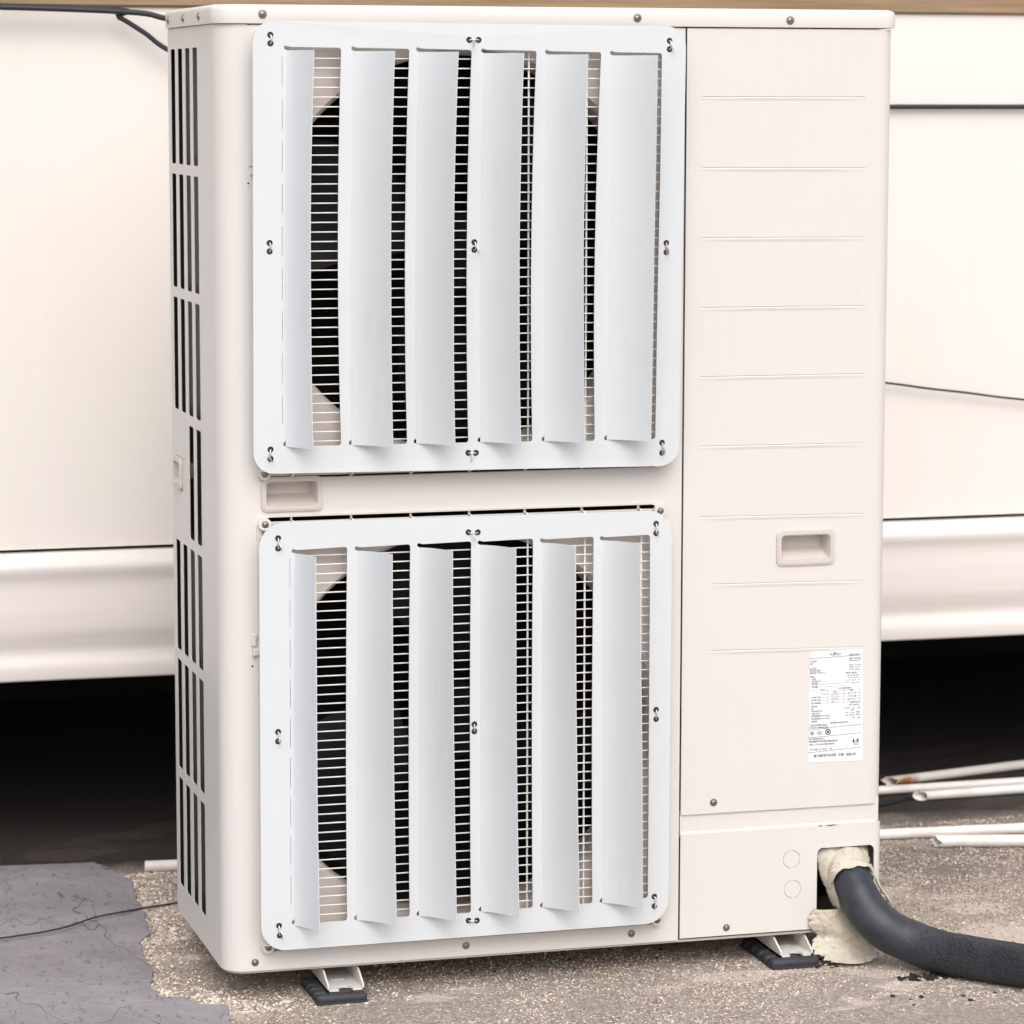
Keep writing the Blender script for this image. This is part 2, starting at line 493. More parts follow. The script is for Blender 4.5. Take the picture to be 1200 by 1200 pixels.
tag(g1, 'sandy grit and small stones scattered over the screed under the unit', 'grit')

g2 = grit('grit', 11000, -0.14, 0.26, -0.05, 0.80, 0.0012, 0.0042, [.46, .22, .22, .10], 0.05)
tag(g2, 'coarser sandy gravel beside the grey coating at the left of the unit', 'grit')
def pebble(x, y, r, mat, label, seed, flat=0.6, group=None):
    bm = bmesh.new()
    bmesh.ops.create_icosphere(bm, subdivisions=3, radius=1.0)
    for v in bm.verts:
        k = 1 + 0.35*noise.noise(v.co*1.3 + Vector((seed, 0, 0)))
        v.co = Vector((v.co.x*r*1.3*k, v.co.y*r*k, v.co.z*r*flat*k)) + Vector((x, y, G + r*flat*0.7))
    return tag(obj('pebble', bm, mat, smooth=60), label, 'stone', group)
PEB = m_plain('pale_pebble', (0.62, 0.60, 0.60), 0.6, var=0.15, scale=90)
PEB2 = m_plain('tan_pebble', (0.58, 0.50, 0.42), 0.7, var=0.15, scale=90)
pebble(0.0017, 0.4163, 0.0058, PEB, 'small bluish white pebble on the gravelly patch left of the unit', 1)
pebble(0.083, -0.012, 0.0065, PEB2, 'flat pale tan pebble on the screed in front of the left rubber pad', 2, 0.45)

# ------------------------------------------------------------------ clad wall behind
wall = empty('clad_wall', (0.6, 0.9, G), 'pinkish cream clad wall with moulded lower edge and black gap beneath, behind the unit', 'wall')
bm = bmesh.new()
box(bm, -4, 5, 0.900, 0.93, 0.474, 1.3405)
obj('panel', bm, WALL, wall)
bm = bmesh.new()
box(bm, -4, 5, 0.9050, 0.94, 1.3410, 2.6)
obj('upper_panel', bm, WALL, wall)
prof = [(0.4685, 0.930), (0.4685, 0.9005), (0.4665, 0.897), (0.463, 0.893), (0.458, 0.885), (0.452, 0.875), (0.447, 0.8705), (0.441, 0.870), (0.434, 0.874), (0.427, 0.879), (0.419, 0.8815),
        (0.405, 0.8800), (0.385, 0.8775), (0.365, 0.8765), (0.345, 0.878), (0.335, 0.881), (0.325, 0.887), (0.315, 0.893), (0.308, 0.896), (0.301, 0.895), (0.293, 0.889), (0.286, 0.884),
        (0.280, 0.8825), (0.270, 0.8825), (0.263, 0.885), (0.2605, 0.890), (0.2605, 0.930)]
bm = bmesh.new()
xsw = [-4] + [-0.5 + i*0.1 for i in range(26)] + [5]
rows = []
for x in xsw:
    rows.append([bm.verts.new((x, (0.8785 + (y-0.8785)*0.52 if y < 0.91 else y) + 0.0012*noise.noise(Vector((x*3, z*9, 0))), z + 0.0015*noise.noise(Vector((x*2.2, 0, 7))))) for z, y in prof])
for a, b in zip(rows, rows[1:]):
    for k in range(len(prof)-1):
        bm.faces.new((a[k], a[k+1], b[k+1], b[k]))
obj('base_moulding', bm, MOULD, wall, smooth=35)
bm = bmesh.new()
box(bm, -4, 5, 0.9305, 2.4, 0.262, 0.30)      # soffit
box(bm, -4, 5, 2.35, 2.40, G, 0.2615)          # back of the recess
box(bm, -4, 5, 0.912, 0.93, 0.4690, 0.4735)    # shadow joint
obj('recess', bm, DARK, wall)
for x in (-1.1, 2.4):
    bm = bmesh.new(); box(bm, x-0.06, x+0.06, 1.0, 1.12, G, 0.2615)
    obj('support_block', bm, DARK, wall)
bm = bmesh.new()
box(bm, -4, 5, 0.892, 0.904, 1.3412, 1.52)
bmesh.ops.bevel(bm, geom=bm.edges[:], offset=0.003, segments=1, affect='EDGES')
tag(obj('timber_beam', bm, TIMBER), 'brown stained timber beam along the top of the clad wall', 'beam')

def cable(pts, r, label, name='cable', k=8, cat='cable', mat=CABLE):
    bm = bmesh.new(); tube(bm, spline(pts, k), r, 8)
    return tag(obj(name, bm, mat, smooth=60), label, cat)
cable([(-0.6, 0.86, 1.345), (-0.0258, 0.86, 1.3338), (0.0931, 0.86, 1.3205), (0.25, 0.862, 1.300), (0.45, 0.866, 1.265), (0.55, 0.868, 1.2)], 0.0045,
      'thick black cable sagging from the upper left, passing behind the lid')
cable([(-0.6, 0.872, 1.344), (-0.03, 0.868, 1.337), (0.0081, 0.868, 1.3240), (0.05, 0.868, 1.299), (0.0925, 0.868, 1.270), (0.22, 0.868, 1.215), (0.5, 0.875, 1.1865), (0.9, 0.885, 1.183), (1.3447, 0.89, 1.1835), (1.4456, 0.89, 1.1836), (2.6, 0.89, 1.184)], 0.0042,
      'black cable branching down behind the unit, running level on the wall at right')
cable([(1.0, 0.885, 0.745), (1.18, 0.885, 0.7290), (1.3405, 0.885, 0.7105), (1.4556, 0.885, 0.6945), (1.75, 0.885, 0.665), (2.6, 0.885, 0.64)], 0.0020,
      'thin black cable drooping across the wall halfway up at right')
cable([(-1.2, 0.30, G+0.009), (-0.3, 0.40, G+0.009), (-0.0935, 0.5007, G+0.009), (0.0228, 0.5664, G+0.0035), (0.3, 0.66, G+0.003), (0.8, 0.66, G+0.003)], 0.0015,
      'thin black wire crossing the grey roof coating left of the unit')
cable([(1.15, 0.86, G+0.004), (1.3581, 0.93, G+0.006), (1.4108, 0.959, G+0.008), (1.445, 0.975, G+0.014)], 0.0028,
      'short black cable lying between the white pipes at right', 'cable')

def pipe(p0, p1, r, mat, label, cut=0.0, wob=0.0, group='white pipes on the ground behind the unit'):
    p0, p1 = Vector(p0), Vector(p1); t = (p1-p0).normalized()
    a = t.cross(Vector((0,0,1))).normalized(); u = a.cross(t)
    bm = bmesh.new(); n = 20; R = []
    ks = [0, 0.05, .3, .6, 1.0]
    for rad in (r, r*0.82):
        rr = []
        for i, k in enumerate(ks):
            q = p0.lerp(p1, k)
            rr.append([bm.verts.new(q + (a*math.cos(j*2*PI/n) + u*math.sin(j*2*PI/n))*rad + (t*(cut*(0.5+0.5*math.cos(j*2*PI/n)) + wob*noise.noise(Vector((j*1.7, r*900, 2)))) if i == 0 else Vector((0,0,0)))) for j in range(n)])
        R.append(rr)
    for rr in R:
        for i in range(len(ks)-1):
            for j in range(n): bm.faces.new((rr[i][j], rr[i][(j+1) % n], rr[i+1][(j+1) % n], rr[i+1][j]))
    for i in (0, -1):
        for j in range(n): bm.faces.new((R[0][i][j], R[0][i][(j+1) % n], R[1][i][(j+1) % n], R[1][i][j]))
    return tag(obj('white_pipe', bm, mat, smooth=40), label, 'pipe', group)
pipe((1.425, 1.085, G+.0095), (2.9, 1.45, G+.0095), .0088, RUSTP, 'white pipe with a broken rusty end, farthest back under the wall at right', 0.02, 0.012)
pipe((0.9, 1.02, G+.009), (3.2, 1.03, G+.009), .0082, PVC, 'long white pipe just in front of the rusty ended one')
pipe((1.428, .955, G+.010), (3.0, 1.00, G+.014), .0088, PVC, 'white pipe with a slanted cut end, resting by the black cable at right', 0.022)
pipe((0.0213, 0.796, G+.0095), (2.9, 0.556, G+.0095), .0092, PVC, 'long white pipe passing behind the unit with its open end showing at left')
pipe((1.322, .622, G+.010), (2.2, .40, G+.010), .0105, PVC, 'white pipe with a jagged broken end, nearest the camera at right', 0.01, 0.012)

# ------------------------------------------------------------------ the outdoor unit
W, D, HL, H, XS = 0.9709, 0.3745, 1.2965, 1.3221, 0.6603
unit = empty('outdoor_unit', (W/2, D/2, 0), 'tall cream outdoor air conditioning unit with two fans and a slotted side panel', 'air conditioner')
CX, FR = 0.3385, 0.279
GX0, GX1, GY = 0.0535, 0.6275, -0.0175
VX = [0.098, 0.1815, 0.2655, 0.3490, 0.4290, 0.5120, 0.5950]
FANZ = (0.987, 0.329)

# rounded corner and slotted side
RC = 0.034
bm = bmesh.new()
arc = [(RC - RC*math.cos(a), RC - RC*math.sin(a)) for a in [i/10*PI/2 for i in range(11)]]
path = [(0.0, 0.118)] + [(0.0006, 0.1175), (0.0, 0.115)][:0] + [(0.0, 0.075)] + arc + [(0.0415, 0.0)]
zz = [0.0] + [0.05 + i*0.05 for i in range(24)] + [HL - 0.0008]
rr = []
for z in zz:
    ins = 0.003 if z < 0 else 0.0
    rr.append([bm.verts.new((x + (ins if x < 0.02 else 0), y + (ins if y < 0.02 else 0), z)) for x, y in path])
for a, b in zip(rr, rr[1:]):
    for k in range(len(path)-1): bm.faces.new((a[k], a[k+1], b[k+1], b[k]))
obj('corner_post', bm, CREAM, unit, smooth=50)

ZT, ZP, ZH = 1.2666, 0.1767, 0.1622
cols = [(0.1430, 0.1800), (0.2005, 0.2370), (0.2590, 0.2950), (0.3165, 0.3520)]
slots = []
for r_ in range(7):
    z1 = ZT - r_*ZP; z0 = z1 - ZH
    for c_, (a, b) in enumerate(cols):
        if r_ == 3 and c_ > 1: continue
        slots.append(rrect(a, b, z0, z1, 0.004, 3))
hs = (0.2915, 0.351, 0.6345, 0.6835)
bm = bmesh.new()
sheet(bm, rrect(0.118, D, 0.0, HL - 0.0008, 0), slots + [rrect(hs[0], hs[1], hs[2], hs[3], 0.005, 3)], 0.0010, sideL(0.0004))
obj('side_panel', bm, CREAM, unit)
bm = bmesh.new(); box(bm, 0.019, 0.022, 0.036, D-0.006, 0.01, HL-0.01)
obj('coil', bm, COIL, unit)

# front fan panel
def fan_front():
    bm = bmesh.new()
    outer = rrect(0.0415, XS - 0.0012, 0.0, HL - 0.0016, 0)
    holes = [circ(CX, z, FR, 72) for z in FANZ]
    holes.append(rrect(0.0628, 0.1342, 0.6468, 0.6804, 0.006, 4))
    edges_x = [GX0 + 0.010] + VX + [GX1 - 0.006]
    for zc in FANZ:
        for a, b in zip(edges_x, edges_x[1:]):
            if b - a < 0.02: continue
            holes.append(rrect(a + 0.0014, b - 0.0014, zc + 0.2968, zc + 0.3025, 0.001, 2))
            holes.append(rrect(a + 0.0014, b - 0.0014, zc - 0.3018, zc - 0.2990, 0.0008, 2))
    sheet(bm, outer, holes, 0.003, front(0.0))
    return bm
obj('front_panel', fan_front(), CREAM, unit)
for z in FANZ:                                        # bell mouth behind each opening
    bm = bmesh.new()
    n = 72; rings = []
    for rad, y in ((FR+0.002, 0.0015), (FR-0.004, 0.004), (FR-0.008, 0.012), (FR-0.009, 0.05), (FR-0.003, 0.085)):
        rings.append([bm.verts.new((CX + rad*math.cos(i*2*PI/n), y, z + rad*math.sin(i*2*PI/n))) for i in range(n)])
    for a, b in zip(rings, rings[1:]):
        for i in range(n): bm.faces.new((a[i], a[(i+1) % n], b[(i+1) % n], b[i]))
    obj('bell_mouth', bm, CREAM_IN, unit, smooth=60)
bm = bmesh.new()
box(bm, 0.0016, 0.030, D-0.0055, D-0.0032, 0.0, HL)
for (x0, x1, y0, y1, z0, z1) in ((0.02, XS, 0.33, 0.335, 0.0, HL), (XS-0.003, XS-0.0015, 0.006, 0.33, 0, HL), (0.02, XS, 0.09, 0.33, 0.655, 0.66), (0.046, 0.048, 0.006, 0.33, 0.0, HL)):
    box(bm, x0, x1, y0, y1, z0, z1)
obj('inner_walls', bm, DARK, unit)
for fi, z in enumerate(FANZ):
    fan = obj('fan', (lambda b: (bmesh.ops.create_cone(b, segments=32, radius1=0.062, radius2=0.055, depth=0.06, cap_ends=True,
              matrix=Matrix.Translation((CX, 0.085, z)) @ Matrix.Rotation(PI/2, 4, 'X')), b)[1])(bmesh.new()), BLACKP, unit, smooth=40)
    for k in range(3):
        bm = bmesh.new(); nu, nv = 10, 10; gr = []
        a0 = 0.5 + fi*0.9 + k*2*PI/3
        for i in range(nu+1):
            rad = 0.05 + 0.208*i/nu; row = []
            for j in range(nv+1):
                s = j/nv - 0.5
                wdt = 1.15 - 0.25*i/nu
                a = a0 + s*wdt + 0.35*(i/nu)**1.5
                y = 0.095 - s*0.075*(1 - 0.3*i/nu) + 0.01*math.sin(s*PI)
                row.append(bm.verts.new((CX + rad*math.cos(a), y, z + rad*math.sin(a))))
            gr.append(row)
        for i in range(nu):
            for j in range(nv): bm.faces.new((gr[i][j], gr[i+1][j], gr[i+1][j+1], gr[i][j+1]))
        obj('blade', bm, BLACKP, fan, smooth=60)

# moulded wire grilles: every wire its own piece
GX0, GX1, GY = 0.0535, 0.6275, -0.0175
def wire_mesh(kind, L0, L1):
    """U-shaped wire: back on the panel at both ends, forward in between"""
    bm = bmesh.new()
    r = 0.0010 if kind == 'h' else 0.0014
    y = GY if kind == 'h' else GY + 0.0026
    P = [(L0, 0.0), (L0, y+0.004), (L0+0.0012, y+0.0012), (L0+0.004, y), (L1-0.004, y), (L1-0.0012, y+0.0012), (L1, y+0.004), (L1, 0.0)]
    pts = [(p, q, 0) for p, q in P] if kind == 'h' else [(0, q, p) for p, q in P]
    tube(bm, pts, r, 6)
    me = bpy.data.meshes.new('wire'); bm.to_mesh(me); bm.free(); me.materials.append(WIRE)
    me.polygons.foreach_set('use_smooth', [True]*len(me.polygons))
    return me
hm = wire_mesh('h', GX0, GX1)
vm = wire_mesh('v', -0.2975, 0.2975)
VX = [0.098, 0.1815, 0.2655, 0.3490, 0.4290, 0.5120, 0.5950]
for fi, z in enumerate(FANZ):
    bm = bmesh.new()
    z0, z1 = z - 0.2975, z + 0.2975
    sheet(bm, rrect(GX0-0.004, GX1+0.004, z0-0.0065, z1+0.0085, 0.014, 6), [rrect(GX0+0.003, GX1-0.003, z0-0.0046, z1+0.0058, 0.012, 6)], 0.004, front(-0.0035))
    for sx in (0, 1):
        for sz in (0, 1):
            cx = (GX0+0.006, GX1-0.003)[sx]; cz = (z0+0.003, z1-0.003)[sz]
            c = circ(cx, cz, 0.0088, 16)
            sheet(bm, c, [], 0.007, front(-0.0095))
    gl = obj('grille', bm, TRIM, unit)
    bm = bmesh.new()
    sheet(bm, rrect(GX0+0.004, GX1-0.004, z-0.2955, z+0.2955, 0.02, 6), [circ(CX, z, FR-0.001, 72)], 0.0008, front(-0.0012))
    obj('shade_sheet', bm, CREAM_IN, unit)  # added sheet, its darker colour stands for the shade behind the wires
    def wire(me, loc):
        o = bpy.data.objects.new('wire', me); COL.objects.link(o); o.parent = gl
        o.location = loc
    nW = 46
    for i in range(nW):
        zi = z0 + 0.008 + i*(z1 - z0 - 0.016)/(nW-1)
        wire(hm, (random.uniform(-.0003, .0003), random.uniform(-.0003, .0003), zi))
    for x in VX: wire(vm, (x, 0, z))

# screws
def screw(x, y, z, r=0.0042, parent=unit, axis='y', mat=STEEL, ang=None):
    """pan head with a cross recess"""
    bm = bmesh.new(); n = 14
    prof_ = [(r*1.45, 0.0), (r*1.45, -0.0006), (r*1.0, -0.0008), (r*0.97, -0.0016), (r*0.7, -0.0026), (r*0.35, -0.0029), (r*0.3, -0.0014)]
    rings = [[bm.verts.new((rad*math.cos(i*2*PI/n), yy, rad*math.sin(i*2*PI/n))) for i in range(n)] for rad, yy in prof_]
    for a, b in zip(rings, rings[1:]):
        for i in range(n): bm.faces.new((a[i], a[(i+1) % n], b[(i+1) % n], b[i]))
    bm.faces.new(rings[-1])
    M = Matrix.Rotation(random.uniform(0, 1.5), 4, 'Y')
    if axis == 'x': M = Matrix.Rotation(-PI/2, 4, 'Z') @ M
    bmesh.ops.transform(bm, matrix=Matrix.Translation((x, y, z)) @ M, verts=bm.verts)
    return obj('screw', bm, mat, parent, smooth=40)
for x, z, r in [(0.0423, .0123, .0036), (.3441, .015, .0038), (.5889, .0151, .0038)]: screw(x, 0, z, r)
for z in FANZ:
    for x, zc in ((GX0+0.006, z-0.2945), (GX0+0.006, z+0.2945), (GX1-0.003, z-0.2945), (GX1-0.003, z+0.2945)):
        screw(x, -0.0096, zc, 0.0034)

# finger grips
def grip(x0, x1, z0, z1, axis='y', mat=TRIM, flange=0.009, depth=0.026):
    bm = bmesh.new()
    mp = front(-0.0034) if axis == 'y' else sideL(-0.0030)
    inner = rrect(x0, x1, z0, z1, 0.006, 4)
    sheet(bm, rrect(x0-flange, x1+flange, z0-flange, z1+flange, 0.0085, 5), [inner], 0.0032, mp)
    sheet(bm, rrect(x0-flange+.0022, x1+flange-.0022, z0-flange+.0022, z1+flange-.0022, 0.0075, 5), [rrect(x0-.0012, x1+.0012, z0-.0012, z1+.0012, 0.0065, 4)], 0.0010, front(-0.0043) if axis == 'y' else sideL(-0.0039))
    # cup: walls and a floor that slopes from the lower lip up to the back
    back = rrect(x0+0.004, x1-0.004, z0+(z1-z0)*0.42, z1-0.002, 0.003, 4)
    lip = rrect(x0+0.0015, x1-0.0015, z0+0.0015, z1-0.001, 0.005, 4)
    def M(p, d): return (p[0], d, p[1]) if axis == 'y' else (d, p[0], p[1])
    L = [[bm.verts.new(M(p, d)) for p in loop] for loop, d in ((inner, -0.0005), (lip, 0.003), (back, depth))]
    for a, b in zip(L, L[1:]):
        for i in range(len(a)): bm.faces.new((a[i], a[(i+1) % len(a)], b[(i+1) % len(a)], b[i]))
    bm.faces.new(L[-1])
    return obj('grip', bm, GRIP, unit)
grip(0.0628, 0.1342, 0.6468, 0.6804, flange=0.0068)
grip(0.8088, 0.8830, 0.5445, 0.5805, flange=0.0072)
grip(0.3000, 0.3430, 0.6430, 0.6750, 'x', flange=0.008)

# service panel with pressed ridges, seam strip and lower cover
RIDGES = [(.682, .930, 1.2005, 1.2010), (.682, .932, 1.1026, 1.1010), (.682, .933, 1.0050, 1.0035), (.682, .934, .9072, .9064), (.682, .9351, .8100, .8093),
        (.683, .937, .7120, .7100), (.6837, .9385, .6117, .6080), (.7025, .9401, .5146, .5114), (.6983, .94, .4191, .4146)]
bm = bmesh.new()
sheet(bm, rrect(XS + 0.0012, 0.951, 0.1830, HL - 0.0018, (0.004, 0, 0, 0), 3), [rrect(0.8088, 0.8830, 0.5445, 0.5805, 0.006, 4)] + [[(x0+.003, z+.0001), (x1-.003, zr+.0001), (x1-.003, zr+.0006), (x0+.003, z+.0007)] for x0, x1, z, zr in RIDGES], 0.0022, front(-0.0008))
for x0, x1, z, zr in RIDGES: box(bm, x0, x1, 0.0016, 0.0020, min(z, zr)-.002, max(z, zr)+.003)
RR = 0.020
arc2 = [(0.951 + RR*math.sin(a), -0.0008 + RR - RR*math.cos(a)) for a in [i/8*PI/2 for i in range(9)]]
rr = [[bm.verts.new((x, y, z)) for x, y in arc2 + [(0.971, 0.10)]] for z in (0.1830, HL-0.0018)]
for k in range(len(arc2)): bm.faces.new((rr[0][k], rr[0][k+1], rr[1][k+1], rr[1][k]))
service = obj('service_panel', bm, CREAM, unit, smooth=30)
RID = RIDGES
def ridge(x0, x1, z, zr):
    bm = bmesh.new()
    N = 16; secs = []
    for i in range(N+1):
        u = i/N; x = x0 + (x1-x0)*u; zc = z + (zr-z)*u
        k = min(1, min(u, 1-u)*6)
        p = 0.0008*k
        secs.append([bm.verts.new(q) for q in ((x, -0.0007, zc), (x, -0.0009-p*0.7, zc-0.0007), (x, -0.0009-p, zc-0.0014), (x, -0.0009-p*0.6, zc-0.0034), (x, -0.0007, zc-0.0062))])
    for a, b in zip(secs, secs[1:]):
        for k in range(4): bm.faces.new((a[k], a[k+1], b[k+1], b[k]))
    obj('pressed_ridge', bm, CREAM, service, smooth=25)
for x0, x1, z, zr in RID:
    ridge(x0, x1, z, zr)
screw(0.7108, -0.0009, 0.1990, 0.0038, service)
# seam strip between panel and cover
bm = bmesh.new()
box(bm, XS+0.001, 0.9655, 0.0022, 0.0045, 0.150, 0.19)
box(bm, 0.9640, 0.9655, 0.0045, 0.2, 0.150, 0.19)
obj('seam_strip', bm, CREAM, unit)
# lower cover
OP = (0.8705, 0.9590, -0.001, 0.1218)
cov = [(XS+0.0012, 0.0025), (0.868, 0.0025), (0.8705, 0.006), (0.8705, OP[3]-0.008), (0.8722, OP[3]-0.003), (0.8765, OP[3]), (0.953, OP[3]+0.0002), (0.9575, OP[3]-0.003), (0.9590, OP[3]-0.008),
       (0.9590, 0.0025), (0.9600, 0.0025), (0.9600, 0.1560), (XS+0.0012, 0.1545)]
bm = bmesh.new()
ko = [circ(.8310, .1082, .0128, 28), circ(.8330, .0640, .0128, 28)]
def ringarc(cx, cy, r, w, a0, a1, n=20):
    o = [(cx + r*math.cos(a0+(a1-a0)*i/n), cy + r*math.sin(a0+(a1-a0)*i/n)) for i in range(n+1)]
    return o + [(cx + (r-w)*math.cos(a1-(a1-a0)*i/n), cy + (r-w)*math.sin(a1-(a1-a0)*i/n)) for i in range(n+1)]
kh = []
for cx, cy in ((.8310, .1082), (.8330, .0640)):
    kh += [ringarc(cx, cy, .0132, .0007, math.radians(a), math.radians(a+78), 8) for a in (10, 100, 190, 280)]
sheet(bm, cov, kh, 0.0022, front(-0.0008))
RQ = 0.0113
arc3 = [(0.960 + RQ*math.sin(a), -0.0008 + RQ - RQ*math.cos(a)) for a in [i/6*PI/2 for i in range(7)]]
rr = [[bm.verts.new((x, y, z)) for x, y in arc3 + [(0.9713, 0.12)]] for z in (0.0025, 0.1560)]
for k in range(len(arc3)): bm.faces.new((rr[0][k], rr[0][k+1], rr[1][k+1], rr[1][k]))
# top flange slopes back into the seam
for x0, x1, za, zb in ((XS+0.0012, 0.9600, 0.1545, 0.1560),):
    f = [bm.verts.new(p) for p in ((x0, -0.0008, za), (x1, -0.0008, zb), (x1, 0.0026, zb+0.0036), (x0, 0.0026, za+0.0036))]
    bm.faces.new(f)
cover = obj('lower_cover', bm, CREAM, unit, smooth=30)
bm = bmesh.new()
for (cx, cy) in ((.8310, .1082), (.8330, .0640)): sheet(bm, circ(cx, cy, .0150, 20), [], 0.001, front(0.0018))
obj('knockout_backing', bm, CREAM_IN, cover)
screw(0.7322, -0.0009, 0.0139, 0.0036, cover)
# chipped paint on the upper edge of the cover
CH = m_plain('bare_chip', (0.05, 0.04, 0.04), 0.7, var=0.3)
bm = bmesh.new()
for x0, x1 in ((0.8715, 0.8785), (0.8830, 0.9020)):
    pts = [(x0, .1550), (x0+(x1-x0)*.3, .1537), (x0+(x1-x0)*.7, .1543), (x1, .1552), (x0+(x1-x0)*.6, .1557), (x0+(x1-x0)*.2, .1556)]
    sheet(bm, pts, [], 0.0003, front(-0.0012))
obj('paint_chip', bm, CH, cover)

# remaining carcass: right side, back, floor, inner dark box behind the pipe opening
bm = bmesh.new()
box(bm, 0.9690, 0.9705, 0.0600, D, 0.0, HL)
box(bm, 0.0015, 0.9685, D-0.003, D-0.0005, 0.0, HL)
obj('rear_panels', bm, CREAM, unit)
bm = bmesh.new()
sheet(bm, rrect(0.004, 0.966, 0.004, D-0.004, (0.030, 0.01, 0.005, 0.005), 8), [], -0.0035, lambda u, v, d: (u, v, -0.0003 + d))
obj('floor_pan', bm, CREAM_IN, unit)
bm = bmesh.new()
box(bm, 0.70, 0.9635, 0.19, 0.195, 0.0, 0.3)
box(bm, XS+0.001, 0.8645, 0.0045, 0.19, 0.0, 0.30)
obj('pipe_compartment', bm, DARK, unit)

# lid with rounded corners and a turned-down rim
def outline(o, rl, rr_, ins=0.0):
    x0, x1, y0, y1 = -o+ins, W+0.0015+o-ins, -o+ins, D+o-ins
    return rrect(x0, x1, y0, y1, (rl, rr_, 0.01, 0.012), 10)
bm = bmesh.new()
L = []
for o, z in ((0.0004, HL), (0.0032, HL+0.0003), (0.0036, HL+0.003), (0.0036, H-0.007), (0.0024, H-0.0035), (-0.0005, H-0.0012), (-0.004, H)):
    L.append([bm.verts.new((x, y, z)) for x, y in outline(o, 0.034, 0.02)])
for a, b in zip(L, L[1:]):
    for i in range(len(a)): bm.faces.new((a[i], a[(i+1) % len(a)], b[(i+1) % len(a)], b[i]))
bm.faces.new(L[-1])
lid = obj('lid', bm, CREAM, unit, smooth=40)
for x, z in ((.0625, 1.3090), (.5877, 1.3080), (.8118, 1.3065)): screw(x, -0.0036, z, 0.0042, lid)
for y in (0.105, 0.225, 0.345): screw(-0.0036, y, 1.3075, 0.0042, lid, 'x')

# small clips and holes left of the guards
bm = bmesh.new()
bevbox(bm, 0.0405, 0.0475, -0.004, 0.0005, 0.4560, 0.4720, 0.001); bevbox(bm, 0.0420, 0.0540, -0.007, 0.0005, 0.4430, 0.4520, 0.001)
obj('clip', bm, TRIM, unit)
bm = bmesh.new()
bevbox(bm, 0.0425, 0.0500, -0.003, 0.0005, 1.107, 1.130, 0.001); bevbox(bm, 0.0440, 0.0500, -0.004, 0.0005, 1.096, 1.101, 0.001)
obj('clip', bm, TRIM, unit)
for z in (1.0845, 0.4276):
    bm = bmesh.new(); sheet(bm, circ(0.0420, z, 0.0013, 10), [], 0.0004, front(-0.0006)); obj('pin_hole', bm, DARK, unit)

# feet rails, open channels with a notched front
def rail(x0, x1, yf):
    bm = bmesh.new(); zb = -0.0300; zt = -0.0040
    nx = (x0+x1)/2; w = 0.010
    web = [(x0, 0.40), (x0, yf), (nx-w, yf), (nx-w, yf+0.010), (nx-w*.75, yf+0.015), (nx, yf+0.0175), (nx+w*.75, yf+0.015), (nx+w, yf+0.010), (nx+w, yf), (x1, yf), (x1, 0.40)]
    slot = rrect(nx-0.011, nx+0.011, yf+0.042, yf+0.052, 0.004, 4)
    sheet(bm, web, [slot], 0.003, lambda u, v, d: (u, v, zb + d))
    for sx, x in ((1, x0), (-1, x1)):
        A = [(x, yf+0.001), (x+sx*0.0026, yf+0.001)]
        t = [(yf, zb), (yf, zb+0.008), (yf+0.030, zt-0.004), (yf+0.07, zt), (0.40, zt), (0.40, zb)]
        p = [bm.verts.new((x, y, z)) for y, z in t]; q = [bm.verts.new((x+sx*0.0026, y, z)) for y, z in t]
        bm.faces.new(p); bm.faces.new(q[::-1])
        for i in range(len(t)): bm.faces.new((p[i], p[(i+1) % len(t)], q[(i+1) % len(t)], q[i]))
    return obj('foot_rail', bm, CREAM, unit)
rail(0.1385, 0.1905, -0.0275)
rail(0.8070, 0.8570, -0.0235)
def pad(x0, x1, y0, y1, label):
    """ribbed rubber pad: ribs run across, one behind the other"""
    root = empty('rubber_pad', ((x0+x1)/2, (y0+y1)/2, G), label, 'pad', 'rubber pads under the feet rails')
    bm = bmesh.new(); box(bm, x0+0.001, x1-0.001, y0+0.001, y1, G+0.001, G+0.0050); obj('base', bm, RUBBER, root)
    n = 5; p = (y1-y0)/n
    for i in range(n):
        bm = bmesh.new(); bevbox(bm, x0, x1, y0+i*p+0.0024, y0+(i+1)*p-0.0024, G+0.0005, G+0.0145, 0.0055, 3)
        obj('rib', bm, RUBBER, root, smooth=30)
pad(0.1200, 0.1925, -0.045, 0.065, 'black ribbed rubber pad under the left feet rail')
pad(0.7900, 0.8640, -0.038, 0.100, 'black ribbed rubber pad under the right feet rail, beside the torn sheet')

# rating plate with its print
plate = obj('rating_label', (lambda b: (sheet(b, [(.8545, .2490), (.9385, .2478), (.9362, .4112), (.8548, .4108)], [], 0.0003, front(-0.0013)), b)[1])(bmesh.new()), LBL, unit)
_dg = None
def text(s, x, z, h, align='LEFT', mat=INKG, width=None, parent=plate, bold=0.012):
    cu = bpy.data.curves.new('t', 'FONT'); cu.body = s; cu.size = 1.0; cu.align_x = align; cu.resolution_u = 2; cu.offset = bold
    o = bpy.data.objects.new('t', cu); COL.objects.link(o)
    bpy.context.view_layer.update()
    me = bpy.data.meshes.new_from_object(o.evaluated_get(bpy.context.evaluated_depsgraph_get()))
    bpy.data.objects.remove(o); bpy.data.curves.remove(cu)
    if not me.vertices: return None
    w = max(v.co.x for v in me.vertices) - min(v.co.x for v in me.vertices)
    k = h*1.25
    kx = (width / w) if width and w else k
    for v in me.vertices:
        v.co = Vector((x + v.co.x*kx, -0.00155, z + v.co.y*k + (x - 0.8545 + v.co.x*kx)*(-0.004)))
    me.materials.clear()
    me.name = 'printed_text'
    return link('printed_text', me, mat, parent)
X0 = 0.8560; X1 = 0.9350
def lz(py): return 0.4108 - (py - 764.0) * (0.1612/129.0)
